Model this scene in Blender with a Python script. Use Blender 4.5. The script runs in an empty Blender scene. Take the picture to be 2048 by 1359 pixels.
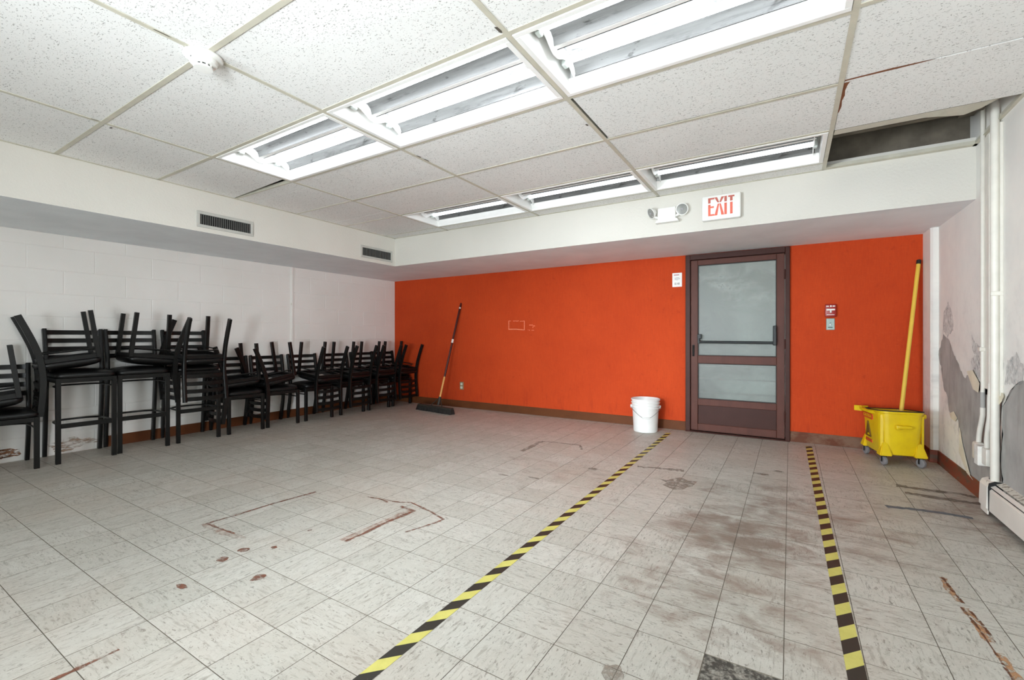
import bpy, bmesh, math, random
from mathutils import Vector, Matrix

random.seed(7)
sc = bpy.context.scene
COL = sc.collection
PI = math.pi

# ------------------------------------------------------------------ camera, world, exposure
H = 1.071
cam = bpy.data.cameras.new('camera')
cam.sensor_fit = 'HORIZONTAL'
cam.sensor_width = 36.0
cam.lens = 36.0 * 901.9 / 2048
cam.shift_y = -5.6 / 2048
cam.clip_start = 0.02
camo = bpy.data.objects.new('camera', cam)
COL.objects.link(camo)
camo.location = (0, 0, H)
camo.rotation_euler = (PI / 2, 0, 0.5526)
sc.camera = camo

world = bpy.data.worlds.new('world')
sc.world = world
world.use_nodes = True
world.node_tree.nodes['Background'].inputs[0].default_value = (0.6, 0.7, 0.8, 1)
world.node_tree.nodes['Background'].inputs[1].default_value = 0.3

sc.view_settings.view_transform = 'Standard'
sc.view_settings.look = 'None'
sc.view_settings.gamma = 1
sc.view_settings.use_curve_mapping = False
sc.view_settings.exposure = 0.63
sc.cycles.max_bounces = 16
sc.cycles.diffuse_bounces = 12
sc.cycles.glossy_bounces = 5
sc.cycles.transmission_bounces = 8
sc.cycles.transparent_max_bounces = 16
sc.cycles.sample_clamp_indirect = 6.0
sc.cycles.use_denoising = True
sc.cycles.caustics_reflective = False
sc.cycles.caustics_refractive = False

# added fill lights, unseen behind the viewpoint, aimed at ceiling, walls and far floor
for ux, uy, uz, tilt, yaw, pw, us, spr in ((-1.3, -2.3, 0.8, 0.90, 0.0, 36.0, 1.8, 180), (0.15, -2.3, 0.8, 0.90, 0.0, 58.0, 1.6, 180), (-3.2, -2.45, 0.9, 1.46, -0.58, 32.0, 1.2, 60), (0.1, -2.45, 0.9, 1.44, 0.62, 23.0, 1.2, 62), (-1.5, -2.45, 2.0, 1.83, 0.04, 13.0, 0.8, 40)):
    ld = bpy.data.lights.new('fill_light', 'AREA')
    ld.shape = 'DISK'
    ld.size = us
    ld.spread = math.radians(spr)
    ld.energy = pw
    ld.color = (0.87, 0.945, 1.0)
    lo_ = bpy.data.objects.new('fill_light', ld)
    COL.objects.link(lo_)
    lo_.location = (ux, uy, uz)
    lo_.rotation_euler = (PI - tilt, 0, yaw)

TUBE = {'near': 14.0, 'far': 1.7, 'rear': 3.0}      # emission of the fluorescent tubes (far row turned down to keep the bulkhead behind from glaring)
TUBE_COL = (0.88, 0.95, 1.0)

# ------------------------------------------------------------------ room dimensions
HC, HS, HP = 2.375, 2.011, 3.20        # ceiling grid, bulkhead underside, slab above
D, DS = 5.462, 4.279                   # back wall, face of back bulkhead
XW, XS, XR = -5.70, -4.464, 1.08       # left wall, face of left bulkhead, right wall
YF = -2.6                              # wall behind the camera
GX = [1.08, 0.223, -1.038, -2.299, -3.560, XS]
GY0, GP = 1.028, 0.6143
TS = 0.2286
FX, FY, SX, SY = -0.930, 1.4154, 0.2279, 0.2293


# ------------------------------------------------------------------ helpers: materials
def srgb(r, g, b):
    f = lambda c: ((c / 255 + 0.055) / 1.055) ** 2.4 if c > 10 else c / 255 / 12.92
    return (f(r), f(g), f(b), 1.0)


class M:
    """small wrapper to write node trees"""
    def __init__(s, name, base=(0.5, 0.5, 0.5, 1), rough=0.6, metal=0.0, spec=0.5):
        s.m = bpy.data.materials.new(name)
        s.m.use_nodes = True
        s.t = s.m.node_tree
        s.b = s.t.nodes['Principled BSDF']
        s.out = s.t.nodes['Material Output']
        s.b.inputs['Base Color'].default_value = base
        s.b.inputs['Roughness'].default_value = rough
        s.b.inputs['Metallic'].default_value = metal
        s.b.inputs['Specular IOR Level'].default_value = spec
        s._pos = None

    def n(s, kind, **kw):
        nd = s.t.nodes.new(kind)
        for k, v in kw.items():
            setattr(nd, k, v)
        return nd

    def link(s, a, b):
        s.t.links.new(a, b)

    def put(s, sock, v):
        if isinstance(v, bpy.types.NodeSocket):
            s.link(v, sock)
        elif isinstance(v, (tuple, list)) and len(v) == 3 and sock.type == 'RGBA':
            sock.default_value = (*v, 1)
        else:
            sock.default_value = v

    def pos(s):
        if s._pos is None:
            s._pos = s.n('ShaderNodeNewGeometry').outputs['Position']
        return s._pos

    def obj(s):
        return s.n('ShaderNodeTexCoord').outputs['Object']

    def math(s, op, a, b=0.0, c=0.0):
        nd = s.n('ShaderNodeMath', operation=op)
        s.put(nd.inputs[0], a)
        s.put(nd.inputs[1], b)
        s.put(nd.inputs[2], c)
        return nd.outputs[0]

    def vmul(s, v, sc_, off=(0, 0, 0)):
        nd = s.n('ShaderNodeMapping')
        s.put(nd.inputs['Vector'], v)
        nd.inputs['Scale'].default_value = sc_
        nd.inputs['Location'].default_value = off
        return nd.outputs[0]

    def vmath(s, op, a, b):
        nd = s.n('ShaderNodeVectorMath', operation=op)
        s.put(nd.inputs[0], a)
        s.put(nd.inputs[1], b)
        return nd.outputs[0]

    def noise(s, v, scale=1.0, detail=3.0, rough=0.55, dist=0.0):
        nd = s.n('ShaderNodeTexNoise')
        s.put(nd.inputs['Vector'], v)
        nd.inputs['Scale'].default_value = scale
        nd.inputs['Detail'].default_value = detail
        nd.inputs['Roughness'].default_value = rough
        nd.inputs['Distortion'].default_value = dist
        return nd.outputs['Fac']

    def rng(s, v, a, b, c=0.0, d=1.0):
        nd = s.n('ShaderNodeMapRange')
        nd.clamp = True
        s.put(nd.inputs[0], v)
        nd.inputs[1].default_value = a
        nd.inputs[2].default_value = b
        nd.inputs[3].default_value = c
        nd.inputs[4].default_value = d
        return nd.outputs[0]

    def mix(s, f, a, b, blend='MIX'):
        nd = s.n('ShaderNodeMix', data_type='RGBA', blend_type=blend)
        s.put(nd.inputs[0], f)
        s.put(nd.inputs[6], a)
        s.put(nd.inputs[7], b)
        return nd.outputs[2]

    def sep(s, v):
        nd = s.n('ShaderNodeSeparateXYZ')
        s.put(nd.inputs[0], v)
        return nd.outputs

    def comb(s, x, y, z):
        nd = s.n('ShaderNodeCombineXYZ')
        s.put(nd.inputs[0], x)
        s.put(nd.inputs[1], y)
        s.put(nd.inputs[2], z)
        return nd.outputs[0]

    def white(s, v):
        nd = s.n('ShaderNodeTexWhiteNoise', noise_dimensions='3D')
        s.put(nd.inputs['Vector'], v)
        return nd.outputs['Value']

    def col(s, v):
        s.put(s.b.inputs['Base Color'], v)

    def rough(s, v):
        s.put(s.b.inputs['Roughness'], v)

    def bump(s, h, strength=0.2, dist=0.005):
        nd = s.n('ShaderNodeBump')
        nd.inputs['Strength'].default_value = strength
        nd.inputs['Distance'].default_value = dist
        s.put(nd.inputs['Height'], h)
        s.link(nd.outputs[0], s.b.inputs['Normal'])

    def alpha(s, v):
        s.put(s.b.inputs['Alpha'], v)


def simple(name, c, rough=0.6, metal=0.0, var=0.12, scale=9.0, spec=0.5, bump=0.0):
    m = M(name, c, rough, metal, spec)
    nz = m.noise(m.obj(), scale, 4)
    f = m.rng(nz, 0.3, 0.7)
    d = tuple(x * (1 - var) for x in c[:3]) + (1,)
    l = tuple(min(1, x * (1 + var * 0.6)) for x in c[:3]) + (1,)
    m.col(m.mix(f, d, l))
    if bump:
        m.bump(nz, bump, 0.003)
    return m.m


MAT = {}


def build_materials():
    # painted concrete block / plaster whites
    m = M('painted_block', rough=0.55)
    p = m.pos()
    big = m.noise(p, 1.3, 4)
    fine = m.noise(p, 90, 3)
    c = m.mix(m.rng(big, 0.35, 0.65), srgb(224, 222, 217), srgb(231, 229, 225))
    m.col(c)
    m.bump(fine, 0.25, 0.003)
    MAT['block'] = m.m

    m = M('stucco_paint', rough=0.6)
    p = m.pos()
    fine = m.noise(p, 70, 4, 0.6)
    c = m.mix(m.rng(m.noise(p, 0.9, 3), 0.35, 0.65), srgb(205, 202, 194), srgb(212, 209, 201))
    m.col(c)
    m.bump(fine, 0.35, 0.006)
    MAT['stucco'] = m.m

    m = M('lifted_underside_white', rough=0.8)
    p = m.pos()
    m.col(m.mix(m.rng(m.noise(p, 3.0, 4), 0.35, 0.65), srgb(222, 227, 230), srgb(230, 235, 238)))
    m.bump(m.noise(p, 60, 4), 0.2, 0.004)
    MAT['soffit'] = m.m  # lighter, cooler white standing in for missing light on bulkhead undersides

    # orange grass-cloth wall covering
    m = M('orange_wallcovering', rough=0.8, spec=0.25)
    p = m.pos()
    fib = m.noise(m.vmul(p, (150, 1, 14)), 1.0, 3, 0.6)
    fib2 = m.noise(m.vmul(p, (30, 1, 120)), 1.0, 2, 0.6)
    blot = m.noise(m.vmul(p, (1.4, 1, 1.4)), 1.0, 4, 0.6)
    spots = m.noise(p, 16, 3, 0.65)
    c = m.mix(m.rng(blot, 0.3, 0.7), (0.48, 0.048, 0.0070, 1), (0.57, 0.064, 0.0100, 1))
    c = m.mix(m.rng(fib, 0.35, 0.75, 0.0, 0.35), c, (0.36, 0.03, 0.006, 1))
    c = m.mix(m.rng(spots, 0.62, 0.78, 0.0, 0.45), c, (0.33, 0.028, 0.006, 1))
    c = m.mix(m.rng(fib2, 0.6, 0.9, 0.0, 0.3), c, (0.72, 0.13, 0.035, 1))
    # panel seams of the covering and scuffs low down
    z = m.sep(p)[2]
    low = m.math('MULTIPLY', m.rng(z, 0.5, 0.1), m.rng(m.noise(m.vmul(p, (26, 1, 4)), 1, 3), 0.55, 0.7, 0.0, 0.5))
    c = m.mix(low, c, (0.33, 0.03, 0.008, 1))
    m.col(c)
    m.bump(m.math('ADD', fib, fib2), 0.25, 0.002)
    MAT['orange'] = m.m

    # ceiling tile: fissured mineral fibre
    m = M('mineral_fibre_tile', rough=0.9, spec=0.1)
    p = m.pos()
    w = m.vmath('ADD', p, m.vmath('MULTIPLY', m.n('ShaderNodeTexNoise').outputs['Color'], (0.0, 0.0, 0.0)))
    ns = m.noise(m.vmul(w, (80, 185, 1)), 1.0, 1.5, 0.5, 0.6)
    ns2 = m.noise(m.vmul(w, (150, 95, 1), (3, 7, 0)), 1.0, 1.0, 0.5, 0.8)
    fis = m.math('MAXIMUM', m.rng(ns, 0.645, 0.685), m.rng(ns2, 0.685, 0.72))
    c = m.mix(m.rng(m.noise(p, 1.6, 3), 0.3, 0.7), srgb(226, 226, 224), srgb(233, 233, 231))
    c = m.mix(m.math('MULTIPLY', fis, 0.66), c, srgb(112, 110, 104))
    m.col(c)
    m.bump(m.math('SUBTRACT', 1.0, fis), 0.3, 0.002)
    MAT['tile_ceiling'] = m.m

    MAT['tee'] = simple('aged_white_steel', srgb(196, 192, 176), 0.5, 0, 0.08, 14)
    MAT['white_enamel'] = simple('white_enamel', srgb(240, 240, 238), 0.35, 0, 0.03, 10)
    MAT['white_plastic'] = simple('white_plastic', srgb(232, 232, 228), 0.4, 0, 0.03, 20)
    m = M('dull_reflector', srgb(92, 92, 91), 0.3, 0.0)
    p = m.obj()
    st = m.noise(m.vmul(p, (3.0, 40, 40)), 1, 4, 0.65)
    dk = m.noise(m.vmul(p, (5.5, 16, 16), (1.3, 0, 0)), 1, 4, 0.7)
    c = m.mix(m.rng(st, 0.3, 0.7), srgb(80, 80, 79), srgb(100, 100, 99))
    c = m.mix(m.rng(dk, 0.62, 0.68, 0, 0.8), c, srgb(34, 33, 31))
    m.col(c)
    m.rough(m.rng(st, 0.3, 0.7, 0.22, 0.4))
    MAT['reflector'] = m.m
    for row, power in TUBE.items():
        m = M('fluorescent_tube_' + row)
        m.b.inputs['Base Color'].default_value = (0.9, 0.9, 0.9, 1)
        m.b.inputs['Emission Color'].default_value = (*TUBE_COL, 1)
        m.b.inputs['Emission Strength'].default_value = power
        MAT['tube_' + row] = m.m
    MAT['socket'] = simple('lamp_socket_plastic', srgb(205, 212, 208), 0.4)
    MAT['dark_void'] = simple('dark_slab', srgb(96, 88, 78), 0.95, 0, 0.3, 4)  # dark grey-brown slab above the grid
    MAT['dark_brown'] = simple('brown_masonry', srgb(110, 102, 90), 0.95, 0, 0.4, 6)  # mottled dark grey-brown for masonry and joists above the ceiling
    MAT['duct'] = simple('duct_dark', srgb(34, 33, 32), 0.8)
    MAT['louver_metal'] = simple('grille_louver_grey', srgb(120, 120, 116), 0.5, 0.1, 0.06, 20)  # darker than the frame paint, deepening the shade between slots
    MAT['vent_metal'] = simple('grille_grey_paint', srgb(186, 186, 180), 0.45, 0.1, 0.06, 20)

    # floor tile
    m = M('vinyl_tile', rough=0.42, spec=0.4)
    p = m.pos()
    cell = m.n('ShaderNodeVectorMath', operation='FLOOR')
    q = m.vmul(p, (1 / SX, 1 / SY, 0), (-FX / SX, -FY / SY, 0))
    m.link(q, cell.inputs[0])
    rnd = m.white(cell.outputs[0])
    rnd2 = m.white(m.vmath('ADD', cell.outputs[0], (17.3, 5.1, 2.2)))
    xs = m.sep(p)
    flip = m.math('GREATER_THAN', rnd, 0.5)
    inv = m.math('SUBTRACT', 1.0, flip)
    u = m.math('ADD', m.math('MULTIPLY', xs[0], flip), m.math('MULTIPLY', xs[1], inv))
    v = m.math('ADD', m.math('MULTIPLY', xs[1], flip), m.math('MULTIPLY', xs[0], inv))
    seed = m.math('MULTIPLY', rnd2, 40.0)
    sv = m.comb(m.math('MULTIPLY', u, 14.0), m.math('MULTIPLY', v, 75.0), seed)
    streak = m.noise(sv, 1.0, 3, 0.6, 0.5)
    fv = m.comb(m.math('MULTIPLY', u, 48.0), m.math('MULTIPLY', v, 120.0), seed)
    fleck = m.noise(fv, 1.0, 2, 0.55, 0.9)
    mott = m.noise(m.comb(m.math('MULTIPLY', u, 9.0), m.math('MULTIPLY', v, 15.0), seed), 1.0, 4, 0.65, 0.7)
    base = m.mix(rnd2, srgb(178, 176, 167), srgb(191, 189, 181))
    base = m.mix(m.rng(mott, 0.42, 0.68, 0, 0.5), base, srgb(172, 168, 159))
    base = m.mix(m.rng(streak, 0.55, 0.68, 0, 0.55), base, srgb(128, 122, 112))
    fv2 = m.comb(m.math('MULTIPLY', u, 150.0), m.math('MULTIPLY', v, 70.0), m.math('ADD', seed, 11.0))
    fleck2 = m.noise(fv2, 1.0, 2, 0.6, 1.2)
    base = m.mix(m.rng(fleck2, 0.63, 0.72, 0, 0.6), base, srgb(112, 106, 97))
    smudge = m.noise(m.vmul(p, (7.0, 10.0, 1), (4, 9, 0)), 1.0, 5, 0.65, 0.8)
    base = m.mix(m.rng(smudge, 0.60, 0.76, 0, 0.45), base, srgb(134, 127, 118))
    base = m.mix(m.rng(fleck, 0.60, 0.69, 0, 0.66), base, srgb(98, 93, 84))
    base = m.mix(m.rng(fleck, 0.36, 0.28, 0, 0.5), base, srgb(205, 203, 193))
    # worn dirt: a walked-in patch in front of the door and pinkish traffic film
    def blob(cx, cy, rx, ry):
        d = m.vmul(p, (1 / rx, 1 / ry, 0), (-cx / rx, -cy / ry, 0))
        ln = m.n('ShaderNodeVectorMath', operation='LENGTH')
        m.link(d, ln.inputs[0])
        return m.rng(ln.outputs['Value'], 1.0, 0.15)
    dirt_n = m.noise(m.vmul(p, (5.0, 8.5, 1)), 1.0, 6, 0.68, 0.6)
    b = m.math('MAXIMUM', blob(-0.25, 2.72, 0.62, 0.62), m.math('MULTIPLY', blob(-0.2, 2.15, 0.95, 1.0), 0.55))
    b = m.math('MAXIMUM', b, m.math('MULTIPLY', blob(0.0, 3.3, 0.9, 0.9), 0.62))
    b = m.math('MAXIMUM', b, m.math('MULTIPLY', blob(0.95, 3.75, 0.45, 0.65), 0.8))
    b = m.math('MAXIMUM', b, m.math('MULTIPLY', blob(0.35, 2.9, 0.5, 0.5), 0.55))
    b = m.math('MAXIMUM', b, m.math('MULTIPLY', blob(-1.6, 3.2, 1.5, 1.2), 0.28))
    lvl = m.math('ADD', dirt_n, m.math('MULTIPLY', b, 0.34))
    f = m.math('MULTIPLY', m.rng(lvl, 0.60, 0.86), m.rng(b, 0.0, 0.3))
    base = m.mix(m.math('MULTIPLY', f, 0.85), base, srgb(122, 104, 92))
    film = m.noise(m.vmul(p, (0.9, 0.8, 1)), 1.0, 4, 0.6)
    base = m.mix(m.rng(film, 0.48, 0.7, 0, 0.30), base, srgb(176, 156, 140))
    edge = m.rng(xs[1], 3.6, 5.4, 0, 0.12)
    base = m.mix(edge, base, srgb(176, 164, 148))
    edge2 = m.rng(xs[0], -4.4, -5.6, 0, 0.35)
    base = m.mix(edge2, base, srgb(172, 158, 142))
    m.col(base)
    m.rough(m.rng(mott, 0.3, 0.7, 0.36, 0.55))
    MAT['tile_floor'] = m.m
    m = M('black_mastic', rough=0.7)
    p = m.pos()
    n1 = m.noise(p, 55, 5, 0.7)
    n2 = m.noise(p, 9, 4, 0.6)
    lv = m.math('ADD', n1, m.math('MULTIPLY', n2, 0.7))
    m.col(m.mix(m.rng(lv, 0.78, 1.02), srgb(62, 59, 53), srgb(158, 154, 144)))
    MAT['mastic'] = m.m
    MAT['grout'] = simple('joint_dirt', srgb(116, 108, 96), 0.9)

    # hazard tape: object x = across, y = along
    def hazard(name, period, slant, off):
        m = M(name, rough=0.45)
        s = m.sep(m.obj())
        t = m.math('ADD', m.math('MULTIPLY', s[1], 1.0), m.math('MULTIPLY', s[0], -slant))
        fr = m.math('FRACT', m.math('ADD', m.math('DIVIDE', t, period), off))
        k = m.math('LESS_THAN', fr, 0.5)
        scr = m.noise(m.vmul(m.obj(), (60, 18, 1)), 1, 5, 0.75)
        yel = m.mix(m.rng(m.noise(m.obj(), 22, 3), 0.3, 0.7), srgb(190, 183, 96), srgb(202, 195, 108))
        blk = m.mix(m.rng(scr, 0.66, 0.72, 0, 0.8), srgb(42, 39, 32), srgb(150, 145, 130))
        c = m.mix(k, yel, blk)
        m.col(c)
        return m.m
    MAT['hazard_a'] = hazard('hazard_print_a', 0.154, 1.1, 0.36)
    MAT['hazard_b'] = hazard('hazard_print_b', 0.165, 1.1, 0.30)

    # brown painted base and door paint
    MAT['base_brown'] = simple('brown_vinyl_base', srgb(98, 56, 30), 0.6, 0, 0.15, 6, spec=0.2)
    m = M('worn_red_base', rough=0.5)
    p = m.pos()
    n = m.noise(m.vmul(p, (3, 5, 12)), 1, 5, 0.65)
    m.col(m.mix(m.rng(n, 0.48, 0.6), srgb(126, 56, 32), srgb(92, 70, 54)))
    MAT['base_red'] = m.m
    m = M('worn_dark_base', rough=0.6, spec=0.2)
    p = m.pos()
    n = m.noise(m.vmul(p, (5, 5, 9)), 1, 5, 0.65)
    m.col(m.mix(m.rng(n, 0.45, 0.62), srgb(98, 56, 38), srgb(120, 92, 74)))
    MAT['base_dark'] = m.m
    m = M('brown_door_paint', rough=0.5, spec=0.2)
    p = m.pos()
    n = m.noise(m.vmul(p, (12, 12, 3)), 1, 5, 0.65)
    chips = m.math('MULTIPLY', m.rng(m.noise(p, 30, 4, 0.7), 0.70, 0.73), m.rng(m.sep(p)[2], 0.5, 0.05))
    c = m.mix(m.rng(n, 0.3, 0.7), srgb(82, 49, 41), srgb(94, 57, 48))
    m.col(m.mix(m.math('MULTIPLY', chips, 0.7), c, srgb(168, 150, 136)))
    MAT['door_paint'] = m.m
    MAT['door_dark'] = simple('brown_frame_paint', srgb(66, 38, 32), 0.5, 0, 0.12, 7, spec=0.2)
    MAT['gasket'] = simple('black_gasket', srgb(30, 26, 24), 0.6)
    MAT['bar_dark'] = simple('dark_bronze_hardware', srgb(38, 42, 43), 0.45, 0.1, spec=0.3)

    # grubby glass
    m = M('smudged_glass', srgb(225, 232, 228), 0.03)
    t = m.t
    tr = m.n('ShaderNodeBsdfTransparent')
    tr.inputs[0].default_value = (0.86, 0.90, 0.88, 1)
    gl = m.n('ShaderNodeBsdfGlossy')
    gl.inputs['Roughness'].default_value = 0.45
    df = m.n('ShaderNodeBsdfDiffuse')
    df.inputs['Color'].default_value = srgb(190, 196, 192)
    p = m.pos()
    z = m.sep(p)[2]
    sm = m.noise(m.vmul(p, (2.6, 1, 4.2)), 1, 5, 0.62, 0.8)
    band = m.math('MULTIPLY', m.rng(z, 1.25, 1.6), m.rng(z, 2.0, 1.75))
    amt = m.math('ADD', 0.09, m.math('MULTIPLY', m.rng(sm, 0.45, 0.75), m.math('ADD', 0.08, m.math('MULTIPLY', band, 0.3))))
    fr = m.n('ShaderNodeFresnel')
    fr.inputs[0].default_value = 1.5
    m1 = m.n('ShaderNodeMixShader')
    m.link(fr.outputs[0], m1.inputs[0])
    m.link(tr.outputs[0], m1.inputs[1])
    m.link(gl.outputs[0], m1.inputs[2])
    m2 = m.n('ShaderNodeMixShader')
    m.link(amt, m2.inputs[0])
    m.link(m1.outputs[0], m2.inputs[1])
    m.link(df.outputs[0], m2.inputs[2])
    m.link(m2.outputs[0], m.out.inputs['Surface'])
    MAT['glass'] = m.m
    MAT['stair'] = simple('grey_concrete_stair', srgb(196, 198, 196), 0.85, 0, 0.12, 5)
    MAT['hall'] = simple('pale_hall_plaster', srgb(214, 218, 216), 0.85, 0, 0.06, 2)
    m = M('added_hall_glow')  # emission of the light panel added over the hall
    m.b.inputs['Emission Color'].default_value = (0.95, 1, 0.98, 1)
    m.b.inputs['Emission Strength'].default_value = 5.0
    MAT['added_hall_glow'] = m.m

    # right wall plaster
    m = M('mottled_white_plaster', rough=0.7)
    p = m.pos()
    n = m.noise(p, 2.4, 6, 0.65)
    sp = m.noise(m.vmul(p, (1, 9, 7)), 1.0, 5, 0.7)
    z = m.sep(p)[2]
    c = m.mix(m.rng(n, 0.35, 0.68), srgb(233, 231, 225), srgb(222, 221, 217))
    damp = m.math('MULTIPLY', m.rng(sp, 0.5, 0.75), m.rng(z, 1.7, 0.4))
    c = m.mix(m.math('MULTIPLY', damp, 0.6), c, srgb(160, 160, 158))
    m.col(c)
    m.bump(n, 0.3, 0.008)
    MAT['plaster'] = m.m
    m = M('bare_grey_plaster', rough=0.85)
    p = m.pos()
    n = m.noise(m.vmul(p, (1, 5, 3)), 1.0, 6, 0.65)
    n2 = m.noise(m.vmul(p, (1, 11, 1.6)), 1.0, 5, 0.6)
    c = m.mix(m.rng(n, 0.3, 0.7), srgb(140, 139, 135), srgb(176, 175, 172))
    c = m.mix(m.rng(n2, 0.5, 0.75, 0, 0.6), c, srgb(128, 122, 112))
    m.col(c)
    MAT['bare'] = m.m

    def decal(name, c1, c2, lo, hi, sx, sy, amount=1.0, rough=0.6, zz=8.0):
        m = M(name, c1, rough)
        p = m.pos()
        n = m.noise(m.vmul(p, (sx, sy, zz)), 1.0, 6, 0.72, 0.4)
        nn = m.noise(p, 40, 4)
        m.col(m.mix(m.rng(nn, 0.35, 0.65), c1, c2))
        m.alpha(m.math('MULTIPLY', m.rng(n, lo, hi), amount))
        return m.m
    MAT['rust'] = decal('rust_mark', srgb(108, 64, 46), srgb(132, 84, 64), 0.34, 0.56, 22, 26, 0.9)
    MAT['pale_rust'] = decal('pale_rust_film', srgb(168, 130, 112), srgb(160, 118, 98), 0.42, 0.66, 16, 20, 0.6)
    MAT['residue'] = decal('tape_adhesive_residue', srgb(134, 124, 112), srgb(150, 138, 126), 0.36, 0.58, 20, 20, 0.8)
    MAT['dark_residue'] = decal('dark_tape_residue', srgb(98, 89, 80), srgb(128, 116, 104), 0.36, 0.56, 12, 34, 0.85)
    MAT['blue_tape'] = decal('blue_grey_tape_remnant', srgb(84, 92, 100), srgb(98, 106, 114), 0.30, 0.36, 9, 30, 0.95)
    MAT['orange_glue'] = decal('orange_glue_strip', srgb(168, 122, 82), srgb(188, 146, 108), 0.40, 0.56, 40, 24, 0.85)
    MAT['orange_edge'] = decal('dark_glue_edge', srgb(88, 50, 26), srgb(104, 58, 30), 0.40, 0.5, 30, 30, 0.95)
    MAT['mould'] = decal('grey_damp_mould', srgb(146, 148, 152), srgb(170, 171, 173), 0.36, 0.70, 1, 30, 0.6, 0.9, 22.0)
    MAT['wall_rust'] = decal('rusty_flaking_paint', srgb(118, 70, 44), srgb(150, 112, 84), 0.44, 0.54, 1, 16, 0.95, 0.9, 40.0)
    MAT['wall_rust_pale'] = decal('faint_flaking_paint', srgb(168, 138, 116), srgb(184, 164, 146), 0.46, 0.60, 1, 12, 0.8, 0.9, 60.0)
    MAT['grime'] = decal('grey_grime', srgb(120, 112, 102), srgb(140, 130, 118), 0.5, 0.75, 14, 14, 0.5)

    # chairs
    m = M('black_powder_coat', srgb(15, 15, 14), 0.36, 0.0, 0.28)
    m.bump(m.noise(m.obj(), 260, 2), 0.08, 0.001)
    MAT['black_metal'] = m.m
    m = M('black_vinyl', srgb(13, 13, 13), 0.33, 0.0, 0.36)
    m.bump(m.noise(m.obj(), 160, 3), 0.15, 0.001)
    MAT['vinyl'] = m.m
    MAT['seat_board'] = simple('seat_underside', srgb(24, 24, 24), 0.75)
    MAT['paper'] = simple('paper_label', srgb(236, 234, 228), 0.7, 0, 0.03)

    # broom, buckets
    MAT['wood'] = simple('varnished_handle', srgb(214, 158, 86), 0.4, 0, 0.12, 6)
    MAT['maroon'] = simple('maroon_handle_paint', srgb(66, 22, 18), 0.35, 0, 0.1, 6)
    MAT['bristle'] = simple('black_bristle', srgb(34, 31, 28), 0.85, 0, 0.3, 60, bump=0.5)
    MAT['broom_block'] = simple('dark_broom_block', srgb(46, 42, 36), 0.6)
    MAT['pail'] = simple('white_pail_plastic', srgb(226, 226, 224), 0.4, 0, 0.04, 7)
    MAT['wire'] = simple('galvanised_wire', srgb(150, 150, 152), 0.35, 0.8)
    m = M('yellow_plastic', srgb(222, 190, 18), 0.38)
    n = m.noise(m.obj(), 5, 5, 0.65)
    m.col(m.mix(m.rng(n, 0.35, 0.7), srgb(226, 196, 12), srgb(212, 178, 14)))
    MAT['yellow'] = m.m
    MAT['yellow_pole'] = simple('yellow_pole', srgb(226, 190, 74), 0.4, 0, 0.06, 6)
    MAT['black_rubber'] = simple('black_rubber', srgb(30, 28, 27), 0.6)
    MAT['grey_rubber'] = simple('grey_caster_rubber', srgb(128, 126, 128), 0.6)
    MAT['red_print'] = simple('faded_red_print', srgb(196, 76, 34), 0.5)
    MAT['dark_print'] = simple('dark_print', srgb(104, 74, 22), 0.5)
    MAT['exit_red'] = simple('faded_exit_red', srgb(222, 104, 82), 0.5, 0, 0.1, 30)
    MAT['exit_shade'] = simple('shaded_exit_red', srgb(186, 96, 82), 0.5, 0, 0.1, 30)  # darker copy of the exit red, shade painted on the letter tops
    MAT['alarm_red'] = simple('alarm_red', srgb(150, 24, 20), 0.35)
    MAT['steel_plate'] = simple('brushed_plate', srgb(140, 156, 150), 0.4, 0.3)
    MAT['print_grey'] = simple('grey_print', srgb(150, 150, 152), 0.6)
    MAT['print_red'] = simple('header_print', srgb(168, 112, 118), 0.6)
    MAT['print_black'] = simple('black_print', srgb(40, 46, 48), 0.6)
    MAT['ivory'] = simple('ivory_receptacle', srgb(214, 214, 200), 0.4)
    MAT['plate_tan'] = simple('tan_outlet_plate', srgb(150, 126, 92), 0.45, 0.2)
    MAT['pale_tape'] = simple('torn_clear_tape', srgb(236, 140, 100), 0.5, 0, 0.2, 40)
    MAT['pipe'] = simple('painted_pipe', srgb(216, 213, 204), 0.4, 0, 0.07, 12)
    MAT['copper'] = simple('brown_bare_pipe', srgb(128, 78, 46), 0.5, 0.2)
    MAT['heater'] = simple('heater_enamel', srgb(226, 222, 214), 0.4, 0, 0.06, 6)
    m = M('dusty_heater_top', srgb(206, 200, 188), 0.6)
    n = m.noise(m.obj(), 34, 5, 0.7)
    m.col(m.mix(m.rng(n, 0.52, 0.6), srgb(208, 203, 192), srgb(120, 108, 92)))
    MAT['heater_top'] = m.m
    MAT['lens'] = simple('clear_lens', srgb(150, 152, 150), 0.12, 0.5)
    MAT['black'] = simple('matt_black', srgb(20, 20, 20), 0.7)
    MAT['flake'] = simple('loose_paint_flake', srgb(214, 206, 184), 0.7)


build_materials()


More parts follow.
